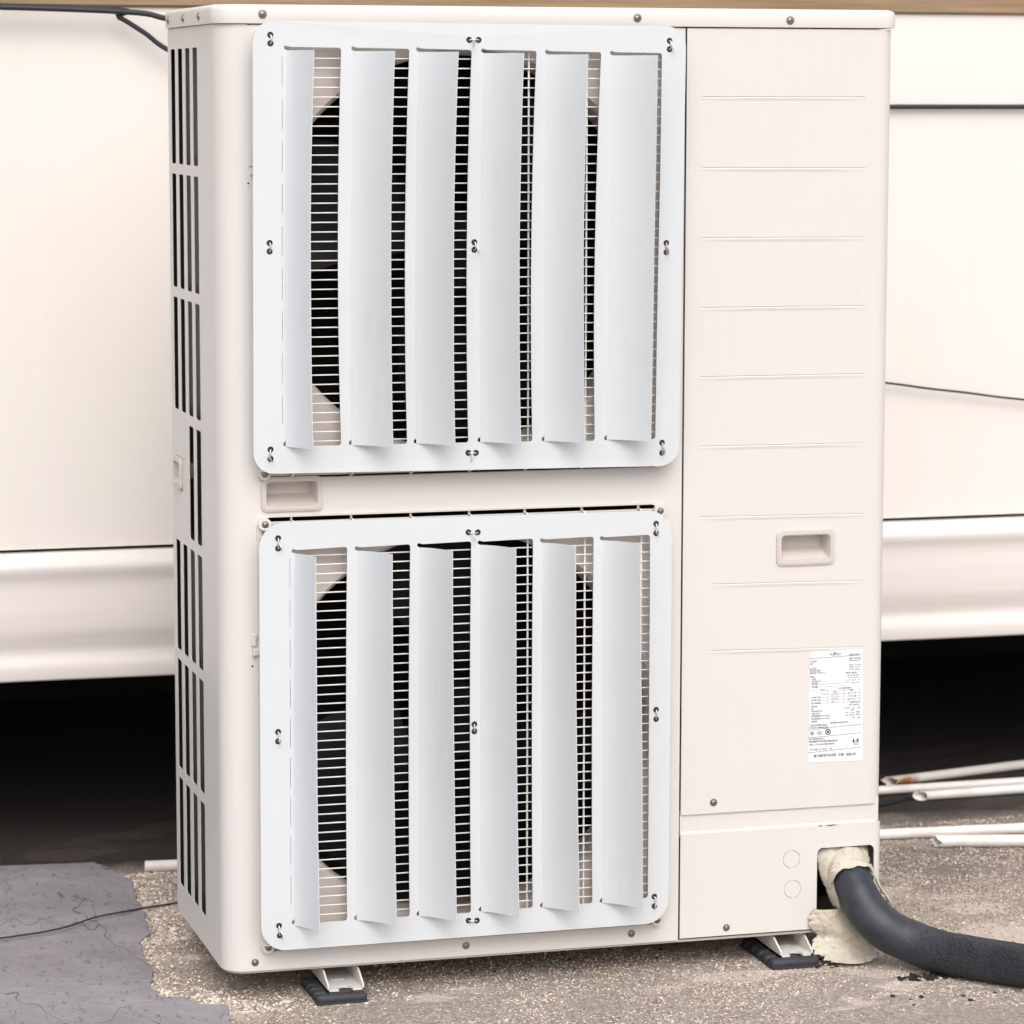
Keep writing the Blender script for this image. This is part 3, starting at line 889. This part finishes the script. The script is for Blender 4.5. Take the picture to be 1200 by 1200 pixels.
def rule(x0, x1, z, t=0.0005, mat=INKG, z1=None):
    z1 = z if z1 is None else z1
    bm = bmesh.new(); sheet(bm, [(x0, z-t/2), (x1, z1-t/2), (x1, z1+t/2), (x0, z+t/2)], [], 0.0001, front(-0.0015))
    return bm
def rules(items):
    bm = bmesh.new()
    for it in items:
        x0, z0, x1, z1, t = it
        dx, dz = x1-x0, z1-z0; L = math.hypot(dx, dz); nx, nz = -dz/L*t/2, dx/L*t/2
        sheet(bm, [(x0-nx, z0-nz), (x1-nx, z1-nz), (x1+nx, z1+nz), (x0+nx, z0+nz)], [], 0.0001, front(-0.0015))
    obj('printed_lines', bm, INKG, plate)
# zoomed label: 8 px to a photo px; top left of the zoom at (930, 750)
def Lx(u): return 0.8548 + (u - 145) * (0.0815/490.0)
def Lz(v): return 0.4108 - (v - 85) * (0.1612/1060.0)
text('FUJITSU', Lx(330), Lz(128), 0.0034, mat=INK, width=Lx(428)-Lx(330))
rules([(Lx(138), Lz(150), Lx(632), Lz(136), .0006), (Lx(160), Lz(405), Lx(545), Lz(395), .0004), (Lx(180), Lz(428), Lx(500), Lz(424), .0003),
       (Lx(150), Lz(452), Lx(300), Lz(498), .0003), (Lx(250), Lz(500), Lx(615), Lz(496), .0003), (Lx(255), Lz(528), Lx(615), Lz(524), .0003), (Lx(255), Lz(556), Lx(615), Lz(552), .0003), (Lx(255), Lz(584), Lx(615), Lz(580), .0003),
       (Lx(312), Lz(440), Lx(312), Lz(582), .0003), (Lx(412), Lz(476), Lx(412), Lz(582), .0003), (Lx(466), Lz(440), Lx(466), Lz(582), .0003), (Lx(572), Lz(470), Lx(572), Lz(582), .0003), (Lx(612), Lz(430), Lx(612), Lz(582), .0003),
       (Lx(312), Lz(470), Lx(612), Lz(462), .0003), (Lx(540), Lz(748), Lx(620), Lz(746), .0003), (Lx(325), Lz(822), Lx(632), Lz(806), .0006), (Lx(135), Lz(836), Lx(325), Lz(826), .0005),
       (Lx(140), Lz(912), Lx(632), Lz(886), .0006), (Lx(140), Lz(1054), Lx(632), Lz(1026), .0006)])
HT = 0.0022
rowsL = [('产品名称', 150, 184, 60), ('型号', 148, 208, 26), ('相 电压', 148, 253, 60), ('额定电压 频率', 148, 274, 100), ('额定输入功率 kW', 148, 296, 140), ('制冷量', 148, 332, 42), ('输入功率', 165, 354, 42), ('额定电流 功率', 165, 376, 84), ('制冷剂量', 165, 398, 56), ('防护 等级', 165, 430, 56),
         ('试验工况', 245, 462, 52), ('最大输入功率', 165, 530, 84), ('最大输入电流', 165, 557, 84), ('最 大制热量', 165, 586, 84), ('循环风量', 165, 618, 52), ('噪声', 165, 642, 24), ('制冷剂名称 量', 165, 664, 98), ('气侧工作压力', 165, 688, 82), ('高压侧最高允许工作压力', 165, 710, 178), ('低压侧最高允许工作压力', 165, 736, 178), ('机组质量', 165, 762, 52),
         ('安装前请仔细阅读安装说明书', 155, 798, 165), ('请按照国家电气安全规定正确施工', 338, 782, 174), ('务必进行可靠接地连接', 150, 822, 170), ('执行标准及制造许可', 150, 930, 140), ('地址 江苏省无锡市新区', 150, 984, 235), ('生产日期  见条形码', 152, 1032, 160), ('中国 ', 338, 1030, 24)]
for s, u, v, w in rowsL: text(s, Lx(u), Lz(v), HT, width=w*0.0815/490, mat=INKG)
rowsR = [('制造 中国', 510, 134, 88), ('室外机组', 508, 168, 108), ('三相 380-415V', 505, 190, 108), ('50 Hz', 508, 232, 108), ('28.0 31.5', 512, 254, 100), ('3 N~ 50Hz', 508, 276, 104), ('制冷 制热', 480, 308, 104), ('kW 8.24 kW', 496, 332, 108), ('A 14.2 13.0 A', 500, 354, 108), ('12.0  8.7  A', 476, 378, 130), ('IP X4', 542, 406, 62),
         ('T1工况 制冷/制热', 395, 452, 134), ('制冷', 370, 488, 28), ('制热', 525, 478, 24), ('27 19', 348, 516, 54), ('35 24', 348, 546, 54), ('35  -', 348, 578, 54), ('20  7', 500, 506, 54), (' 15 6', 500, 534, 54), ('20 15', 500, 564, 54),
         ('10500 m3/h', 522, 594, 92), ('58 dB(A)', 512, 616, 100), ('R410A 11.8', 468, 644, 92), ('kg', 598, 642, 20), ('2090', 526, 664, 36), ('4.15', 480, 690, 80), ('MPa', 582, 688, 34), ('3.30', 480, 714, 80), ('MPa', 582, 712, 34), ('215', 540, 738, 30), ('kg', 598, 738, 20)]
for s, u, v, w in rowsR: text(s, Lx(u), Lz(v), HT, width=w*0.0815/490, mat=INKG)
text('富士通将军中央空调(无锡)有限公司', Lx(150), Lz(956), 0.0026, width=262*0.0815/490, mat=INK)
text('富士通将军中央空调（无锡）有限公司', Lx(192), Lz(1098), 0.0036, width=388*0.0815/490, mat=INK)
def annulus(bm, cx, cz, r0, r1, n=24, a0=0, a1=2*PI, sx=1.0):
    vs = []
    for i in range(n+1):
        a = a0 + (a1-a0)*i/n
        vs.append((bm.verts.new((cx + sx*r0*math.cos(a), -0.0016, cz + r0*math.sin(a))), bm.verts.new((cx + sx*r1*math.cos(a), -0.0016, cz + r1*math.sin(a)))))
    for a, b in zip(vs, vs[1:]): bm.faces.new((a[0], a[1], b[1], b[0]))
bm = bmesh.new()
annulus(bm, Lx(174), Lz(868), .0027, .0032); annulus(bm, Lx(174), Lz(868), .0009, .0019, 12)
annulus(bm, Lx(245), Lz(868), .0024, .0028, sx=1.6); annulus(bm, Lx(240), Lz(868), .0009, .0015, 12, .8, 5.4); annulus(bm, Lx(250), Lz(868), .0009, .0015, 12, .8, 5.4)
obj('certification_mark', bm, INKG, plate)
bm = bmesh.new()
annulus(bm, Lx(322), Lz(862), .0029, .0043); annulus(bm, Lx(322), Lz(862), .0006, .0018, 14)
obj('certification_mark', bm, INK, plate)
bm = bmesh.new()
annulus(bm, Lx(580), Lz(962), .0024, .0046, 14, 2.4, 3.9); annulus(bm, Lx(580), Lz(962), .0024, .0046, 10, -.3, 1.0)
obj('recycling_mark', bm, INK, plate)
text('100', Lx(560), Lz(975), 0.0030, width=46*0.0815/490, mat=INK)
text('无铅环保', Lx(558), Lz(1000), 0.0022, width=48*0.0815/490, mat=INKG)
bm = bmesh.new(); annulus(bm, Lx(372), Lz(104), .0006, .0011, 12, sx=1.0); annulus(bm, Lx(380), Lz(104), .0006, .0011, 12)
obj('printed_emblem', bm, INK, plate)

# ------------------------------------------------------------------ louvred guards hung on the grilles
PY = -0.0300
def guard(outer, rad, holes, frees, ties, label, z_mid, bow, seed, kerf_top, dl):
    root = empty('louvred_guard', ((outer[0][0]+outer[1][0])/2, PY, outer[0][1]), label, 'guard', 'white louvred guards over the fans')
    z0 = min(h[2][1] for h in holes); z1 = max(h[1][1] for h in holes)
    def bw(z):
        t = (z-z0)/(z1-z0); return bow*4*t*(1-t) if 0 < t < 1 else 0.0
    hl = []
    NS = 14
    for i, (tl, tr, br, bl) in enumerate(holes):
        lp = []
        bb = bw if i < 5 else (lambda z: 0.0)
        c = 0.0035
        # right side upward, top leftward, left side downward, bottom rightward
        for k in range(NS+1):
            t = k/NS; z = br[1]+c + (tr[1]-br[1]-2*c)*t
            lp.append((br[0] + (tr[0]-br[0])*t + bb(z), z))
        lp += [(tr[0]-c*.3, tr[1]-c*.3), (tr[0]-c, tr[1])]
        lp += [(tl[0]+0.004, tl[1])]
        lp += [(tl[0] - 0.0016 + 0.0022*math.cos(a), tl[1] - 0.0012 + 0.0030*math.sin(a)) for a in (1.2, 1.9, 2.7, 3.6)]     # round relief hole
        for k in range(NS+1):
            t = k/NS; z = tl[1]-0.0045 + (bl[1]+0.006-(tl[1]-0.0045))*t
            lp.append((tl[0] + (bl[0]-tl[0])*t + bb(z)*0.6, z))
        lp += [(bl[0] - 0.0016 + 0.0022*math.cos(a), bl[1] + 0.0014 + 0.0030*math.sin(a)) for a in (2.7, 3.6, 4.4)]
        lp += [(bl[0]+0.004, bl[1]-0.0012), (br[0]-c, br[1]), (br[0]-c*.3, br[1]+c*.3)]
        hl.append(lp)
    # hairline cut along the first vane's fold
    tl, tr, br, bl = holes[0]
    xa, xb = tl[0]-0.0065, bl[0]-0.0050
    n = 9
    for k in range(n):
        za = tl[1]-0.012 + (bl[1]+0.012-(tl[1]-0.012))*k/n; zb_ = tl[1]-0.012 + (bl[1]+0.012-(tl[1]-0.012))*(k+0.72)/n
        t0, t1 = k/n, (k+.72)/n
        hl.append([(xa+(xb-xa)*t0, za), (xa+(xb-xa)*t0+0.0006, za), (xa+(xb-xa)*t1+0.0006, zb_), (xa+(xb-xa)*t1, zb_)])
    for (a, b) in ties:
        hl.append(circ(a[0], a[1], 0.0043, 14)); hl.append(circ(b[0], b[1], 0.0043, 14))
    (bl, br, tr, tl) = outer
    out = rrect(0, 0.6, 0, 0.6, rad, 9, quad=[bl, br, tr, tl])
    bm = bmesh.new()
    wv = lambda x, z: 0.0013*noise.noise(Vector((x*5, z*5, seed)))
    sheet(bm, out, hl, 0.0014, lambda u, v, d: (u, PY + d + wv(u, v), v))
    obj('plate', bm, WHITE, root, smooth=None)
    for i, ((tl, tr, br, bl), (ft, fb), dlt) in enumerate(zip(holes, frees, dl)):
        bm = bmesh.new(); nu, nv = 10, 24
        A, Bk = [], []
        zt, zb_ = tl[1]-kerf_top, fb[1]
        bb = bw if i < 5 else (lambda z: 0.0)
        for j in range(nv+1):
            t = j/nv; z = zt + (zb_-zt)*t
            xh = tl[0] + (bl[0]-tl[0])*t + bb(z)*0.6
            xf = ft[0] + (fb[0]-ft[0])*t + bb(z) 
            ra, rb = [], []
            for k in range(nu+1):
                u = k/nu
                x = xh + (xf-xh)*u
                y = PY - dlt*(0.35*u + 0.65*u*u) * (1 + 0.05*noise.noise(Vector((z*6, i*3.1, seed)))) + wv(xh, z)*(1-u)
                dx = (xf-xh); dy = -dlt*(0.35 + 1.3*u); L = math.hypot(dx, dy)
                nx, ny = -dy/L, dx/L
                zz_ = z if j not in (0, nv) else z + (0.0)*u
                ra.append(bm.verts.new((x, y, zz_))); rb.append(bm.verts.new((x + nx*0.0013, y + ny*0.0013, zz_)))
            A.append(ra); Bk.append(rb)
        for j in range(nv):
            for k in range(nu):
                bm.faces.new((A[j][k], A[j][k+1], A[j+1][k+1], A[j+1][k]))
                bm.faces.new((Bk[j][k], Bk[j+1][k], Bk[j+1][k+1], Bk[j][k+1]))
            bm.faces.new((A[j][nu], Bk[j][nu], Bk[j+1][nu], A[j+1][nu]))
            bm.faces.new((A[j][0], A[j+1][0], Bk[j+1][0], Bk[j][0]))
        for k in range(nu):
            bm.faces.new((A[0][k], Bk[0][k], Bk[0][k+1], A[0][k+1])); bm.faces.new((A[nv][k], A[nv][k+1], Bk[nv][k+1], Bk[nv][k]))
        obj('vane', bm, WHITE, root, smooth=50)
    for i, (a, b) in enumerate(ties):
        # a loop of wire through both holes, a washer seen through each
        ax, az = a; bx, bz = b
        mx, mz = (ax+bx)/2, (az+bz)/2; dx, dz = bx-ax, bz-az; L = math.hypot(dx, dz); ux, uz = dx/L, dz/L
        bm = bmesh.new(); pts = []
        tw = random.uniform(-.0015, .0015)
        for k in range(14):
            t = k*2*PI/14
            s = math.cos(t)*L*0.5; dd = math.sin(t)
            pts.append((mx + ux*s - uz*tw*dd, PY - 0.0012 + (-0.0022 if dd > 0 else 0.0110)*abs(dd), mz + uz*s + ux*tw*dd))
        tube(bm, pts, 0.0010, 6, closed=True)
        if random.random() < 0.6:      # twisted tail
            q = pts[4]
            tube(bm, spline([q, (q[0]+random.uniform(-.004, .004), q[1]-0.004, q[2]-0.005), (q[0]+random.uniform(-.003, .004), q[1]-0.004, q[2]-0.012)], 4), 0.0008, 6)
        obj('tie_wire', bm, TIE, root, smooth=60)
        for (x, z) in (a, b):
            bm = bmesh.new(); sheet(bm, circ(x+0.0003, z-0.0004, 0.0049, 14), [], 0.001, front(PY+0.0050)); bmesh.ops.create_icosphere(bm, subdivisions=1, radius=0.0017, matrix=Matrix.Translation((x+random.uniform(-.001,.001), PY+0.0040, z+random.uniform(-.001,.001))))
            obj('washer', bm, DSTEEL, root)
    return root
UH = [[(.0895, 1.2657), (.1639, 1.2648), (.1612, .7312), (.0845, .7335)], [(.1814, 1.2650), (.2578, 1.2640), (.2535, .7306), (.1754, .7329)], [(.2708, 1.2644), (.3445, 1.2630), (.3400, .7300), (.2661, .7322)],
      [(.3612, 1.2632), (.4357, 1.2622), (.4311, .7290), (.3567, .7315)], [(.4514, 1.2618), (.5280, 1.2608), (.5210, .7275), (.4482, .7303)], [(.5439, 1.2610), (.6152, 1.2600), (.6094, .7275), (.5383, .7293)]]
UF = [((.1167, 0), (.1123, .7310)), ((.2255, 0), (.2216, .7310)), ((.3134, 0), (.3084, .7305)), ((.4047, 0), (.4010, .7300)), ((.4958, 0), (.4930, .7290)), ((.5945, 0), (.5890, .7285))]
UT = [((.0676, 1.2812), (.0676, 1.2700)), ((.0644, 1.0057), (.0643, .9944)), ((.0634, .7281), (.0633, .7154)), ((.3409, 1.2762), (.3540, 1.2763)), ((.3481, 1.0038), (.3481, .9934)),
      ((.3397, .7156), (.3506, .7153)), ((.6261, 1.2768), (.6262, 1.2652)), ((.6234, .9997), (.6236, .9868)), ((.6194, .7220), (.6196, .7076))]
guard([(.0400, .6955), (.6440, .6890), (.6500, 1.2965), (.0440, 1.3000)], 0.028, UH, UF, UT, 'white metal louvred guard with six bent vanes over the upper fan', .99, -0.0045, 1.0, 0.0045, (.043, .047, .045, .045, .043, .042))
LH = [[(.0953, .5899), (.1688, .5919), (.1662, .0705), (.0917, .0720)], [(.1831, .5905), (.2574, .5922), (.2550, .0704), (.1796, .0720)], [(.2707, .5917), (.3438, .5932), (.3434, .0695), (.2684, .0719)],
      [(.3567, .5922), (.4326, .5938), (.4335, .0704), (.3582, .0719)], [(.4462, .5920), (.5204, .5934), (.5214, .0708), (.4478, .0715)], [(.5329, .5920), (.6029, .5932), (.6036, .0730), (.5357, .0722)]]
LF = [((.1149, 0), (.1165, .0685)), ((.2199, 0), (.2244, .0700)), ((.3047, 0), (.3105, .0697)), ((.3940, 0), (.3999, .0700)), ((.4794, 0), (.4879, .0697)), ((.5732, 0), (.5806, .0702))]
LT = [((.0730, .6070), (.0729, .5930)), ((.0710, .3405), (.0709, .3275)), ((.0701, .0699), (.0712, .0560)), ((.3397, .6058), (.3531, .6053)), ((.3483, .3368), (.3483, .3268)),
      ((.3397, .0585), (.3521, .0576)), ((.6116, .6083), (.6117, .5950)), ((.6136, .3439), (.6137, .3304)), ((.6131, .0744), (.6132, .0607))]
guard([(.0450, .0348), (.6340, .0353), (.6350, .6267), (.0470, .6286)], 0.036, LH, LF, LT, 'white metal louvred guard with six bent vanes over the lower fan', .33, -0.0015, 6.0, 0.0045, (.045, .047, .045, .046, .045, .045))

# ------------------------------------------------------------------ insulated hose, its tape and the torn sheet
HP = spline([(0.918, 0.16, 0.112), (0.918, 0.09, 0.106), (0.9175, 0.035, 0.096), (0.9185, -0.008, 0.079), (0.9210, -0.033, 0.057), (0.9310, -0.052, 0.032), (0.9510, -0.070, 0.0105), (0.9830, -0.084, -0.0060),
             (1.0130, -0.112, -0.0150), (1.050, -0.156, -0.0165), (1.12, -0.235, -0.0165), (1.25, -0.36, -0.0165), (1.6, -0.62, -0.0165), (2.3, -0.9, -0.0165)], 8)
bm = bmesh.new()
rad = []
for i, p in enumerate(HP):
    rad.append(0.0308 + 0.0008*noise.noise(Vector((i*0.35, 0, 0))) - (0.0035 if i < 24 else max(0, 0.0035*(1-(i-24)/20))))
tube(bm, [p + Vector((0, 0, 0.003 if i > 24 else 0)) for i, p in enumerate(HP)], 0.026, 32, radii=rad)
tag(obj('insulated_hose', bm, HOSE, smooth=70), 'thick dark grey foam insulated hose curving out of the opening to the ground', 'hose')

def wrap(pts, r0, r1, seed, amp, rag=0.0, n=48, sq=1.0):
    """crumpled sleeve with overlapping turns"""
    bm = bmesh.new()
    P = pts; N = len(P); up = None; rings = []
    for i, p in enumerate(P):
        t = (P[min(i+1, N-1)] - P[max(i-1, 0)]).normalized()
        if up is None: up = Vector((0, 0, 1)) if abs(t.z) < .9 else Vector((0, 1, 0))
        a = t.cross(up).normalized(); up = a.cross(t).normalized()
        k = i/(N-1); base = r0 + (r1-r0)*k
        ring = []
        for j in range(n):
            th = j*2*PI/n
            q = Vector((math.cos(th)*1.3, math.sin(th)*1.3, k*3.0))
            lay = ((k*3.2 + th/(2*PI)*0.9) % 1.0)
            d = amp*(0.5*noise.noise(q*1.2 + Vector((seed, 0, 0))) + 0.45*max(0, 1 - 2.6*abs(noise.noise(Vector((q.x*1.6, q.y*1.6, q.z*3.2 + seed)))))**2) + 0.0030*lay
            off = t*(rag*0.5*noise.noise(Vector((math.cos(th)*2.2, math.sin(th)*2.2, seed)))) if i == N-1 else Vector((0, 0, 0))
            ring.append(bm.verts.new(p + (a*math.cos(th)*sq + up*math.sin(th))*(base + d) + off))
        rings.append(ring)
    for A, B in zip(rings, rings[1:]):
        for j in range(n): bm.faces.new((A[j], A[(j+1) % n], B[(j+1) % n], B[j]))
    return bm
tape = empty('pipe_wrapping', (0.91, 0.0, 0.06), 'creased cream tape wrapped round the pipes in the opening of the unit', 'tape')
obj('sleeve', wrap(spline(HP[4:27], 2), 0.0330, 0.0318, 3.0, 0.0034, 0.012), TAPE, tape, smooth=35)
# second bundle at the left that drops from the top of the opening
def ribbon(rows_, seed, amp, name, parent, thick=0.0008, nv=18, rag=0.0065):
    bm = bmesh.new(); g = []
    Ls = spline([r[0] for r in rows_], 7); Rs = spline([r[1] for r in rows_], 7)
    for i, (l, r) in enumerate(zip(Ls, Rs)):
        row = []
        for j in range(nv+1):
            u = j/nv; p = l.lerp(r, u)
            w = math.sin(u*PI)
            q = Vector((p.x*38, p.y*38, p.z*38))
            w1 = noise.noise(q*0.8 + Vector((seed, 0, 0)))
            r1 = 1 - abs(noise.noise(Vector((q.x*1.5 + q.z*0.8 + w1, q.z*0.7, seed))))*2.2
            r2 = 1 - abs(noise.noise(Vector((q.x*0.9 - q.z*1.6, q.z*2.1 + w1*2, seed+4))))*2.4
            d = amp*(0.55*w1 + 0.30*max(0, r1)**3 + 0.26*max(0, r2)**3 + 0.04*noise.noise(q*6))
            e = rag*(noise.noise(Vector((i*0.45, seed, (u > .5)*9))) + 0.6*noise.noise(Vector((i*1.3, seed, (u > .5)*9)))) * ((1 if u < .5 else -1)*(abs(u-.5)*2)**4)
            row.append(bm.verts.new((p.x + e, p.y - d - 0.008*w, p.z + 0.3*d + e*0.6)))
        g.append(row)
    for A, B in zip(g, g[1:]):
        for j in range(nv): bm.faces.new((A[j], A[j+1], B[j+1], B[j]))
    o = obj(name, bm, TAPE, parent, smooth=40)
    md = o.modifiers.new('thickness', 'SOLIDIFY'); md.thickness = thick
    return o
ribbon([((.8735, .030, .1250), (.9560, .030, .1250)), ((.8745, .020, .1120), (.9570, .018, .1100)), ((.8800, .030, .0950), (.9570, .030, .0950))], 17.0, 0.004, 'strip', tape, rag=0.001)
ribbon([((.8730, .020, .1210), (.9150, .010, .1205)), ((.8722, .008, .1050), (.9120, -.004, .1060)), ((.8760, .004, .0830), (.9080, -.012, .0800)), ((.8840, .002, .0620), (.9050, -.012, .0560)), ((.8960, .001, .0340), (.9070, -.008, .0290))],
       5.0, 0.0038, 'strip', tape, rag=0.0015)
ribbon([((.9300, .020, .1205), (.9560, .022, .1180)), ((.9400, .004, .1060), (.9565, .010, .1000)), ((.9440, .000, .0850), (.9575, .008, .0780)), ((.9500, .000, .0650), (.9590, .006, .0600))],
       9.0, 0.004, 'strip', tape, rag=0.0025)
ribbon([((.9400, -.010, .0980), (.9530, -.006, .0960)), ((.9480, -.022, .0800), (.9575, -.016, .0770)), ((.9570, -.034, .0610), (.9650, -.028, .0590)), ((.9670, -.046, .0440), (.9735, -.042, .0425))],
       11.0, 0.003, 'strip', tape, nv=10, rag=0.004)
# torn sheet hanging below the opening
sheet_o = ribbon([((.8640, -.0030, .0320), (.9100, -.0060, .0330)), ((.8580, -.0050, .0180), (.9220, -.0120, .0180)), ((.8610, -.0060, .0050), (.9370, -.0160, .0020)), ((.8720, -.0040, -.0060), (.9440, -.0180, -.0100)),
        ((.8640, -.0050, -.0130), (.9500, -.0200, -.0220)), ((.8600, -.0100, -.0240), (.9540, -.0260, -.0330)), ((.8700, -.0220, -.0330), (.9480, -.0360, -.0390)), ((.8820, -.0340, -.0390), (.9270, -.0460, -.0410))],
       14.0, 0.0048, 'torn_sheet', None, nv=44)
tag(sheet_o, 'torn cream plastic sheet hanging under the pipe opening onto the ground', 'sheet')

# dark crumbs of debris under the hose and by the sheet
def crumbs(cx, cy, rx, ry, n, s0, s1, seed, label):
    rr_ = random.Random(seed); bm = bmesh.new()
    for i in range(n):
        a = rr_.uniform(0, 2*PI); q = rr_.random()**.6
        x, y = cx + rx*q*math.cos(a), cy + ry*q*math.sin(a); s = s0 + (s1-s0)*rr_.random()**2
        M = Matrix.Translation((x, y, G + s*.4)) @ Matrix.Rotation(rr_.uniform(0, 6), 4, 'Z') @ Matrix.Rotation(rr_.uniform(-.5, .5), 4, 'X') @ Matrix.Diagonal((s*1.5, s, s*.55, 1))
        v = bmesh.ops.create_icosphere(bm, subdivisions=1, radius=1.0, matrix=M)['verts']
        for w in v: w.co += Vector((rr_.uniform(-1, 1), rr_.uniform(-1, 1), rr_.uniform(-1, 1)))*s*.25
    return tag(obj('debris', bm, DEBRIS), label, 'debris', kind='stuff')
crumbs(1.000, -0.128, 0.055, 0.020, 120, .0012, .0042, 1, 'dark crumbs and dead leaves gathered under the hose')
crumbs(0.876, -0.015, 0.030, 0.035, 50, .0010, .0035, 2, 'dark crumbs beside the right rubber pad')
crumbs(0.60, 0.10, 0.50, 0.10, 70, .0010, .0030, 3, 'scattered dark crumbs in the shade under the unit')
crumbs(0.95, -0.22, 0.12, 0.05, 12, .0015, .0040, 4, 'few dark crumbs on the screed at lower right')
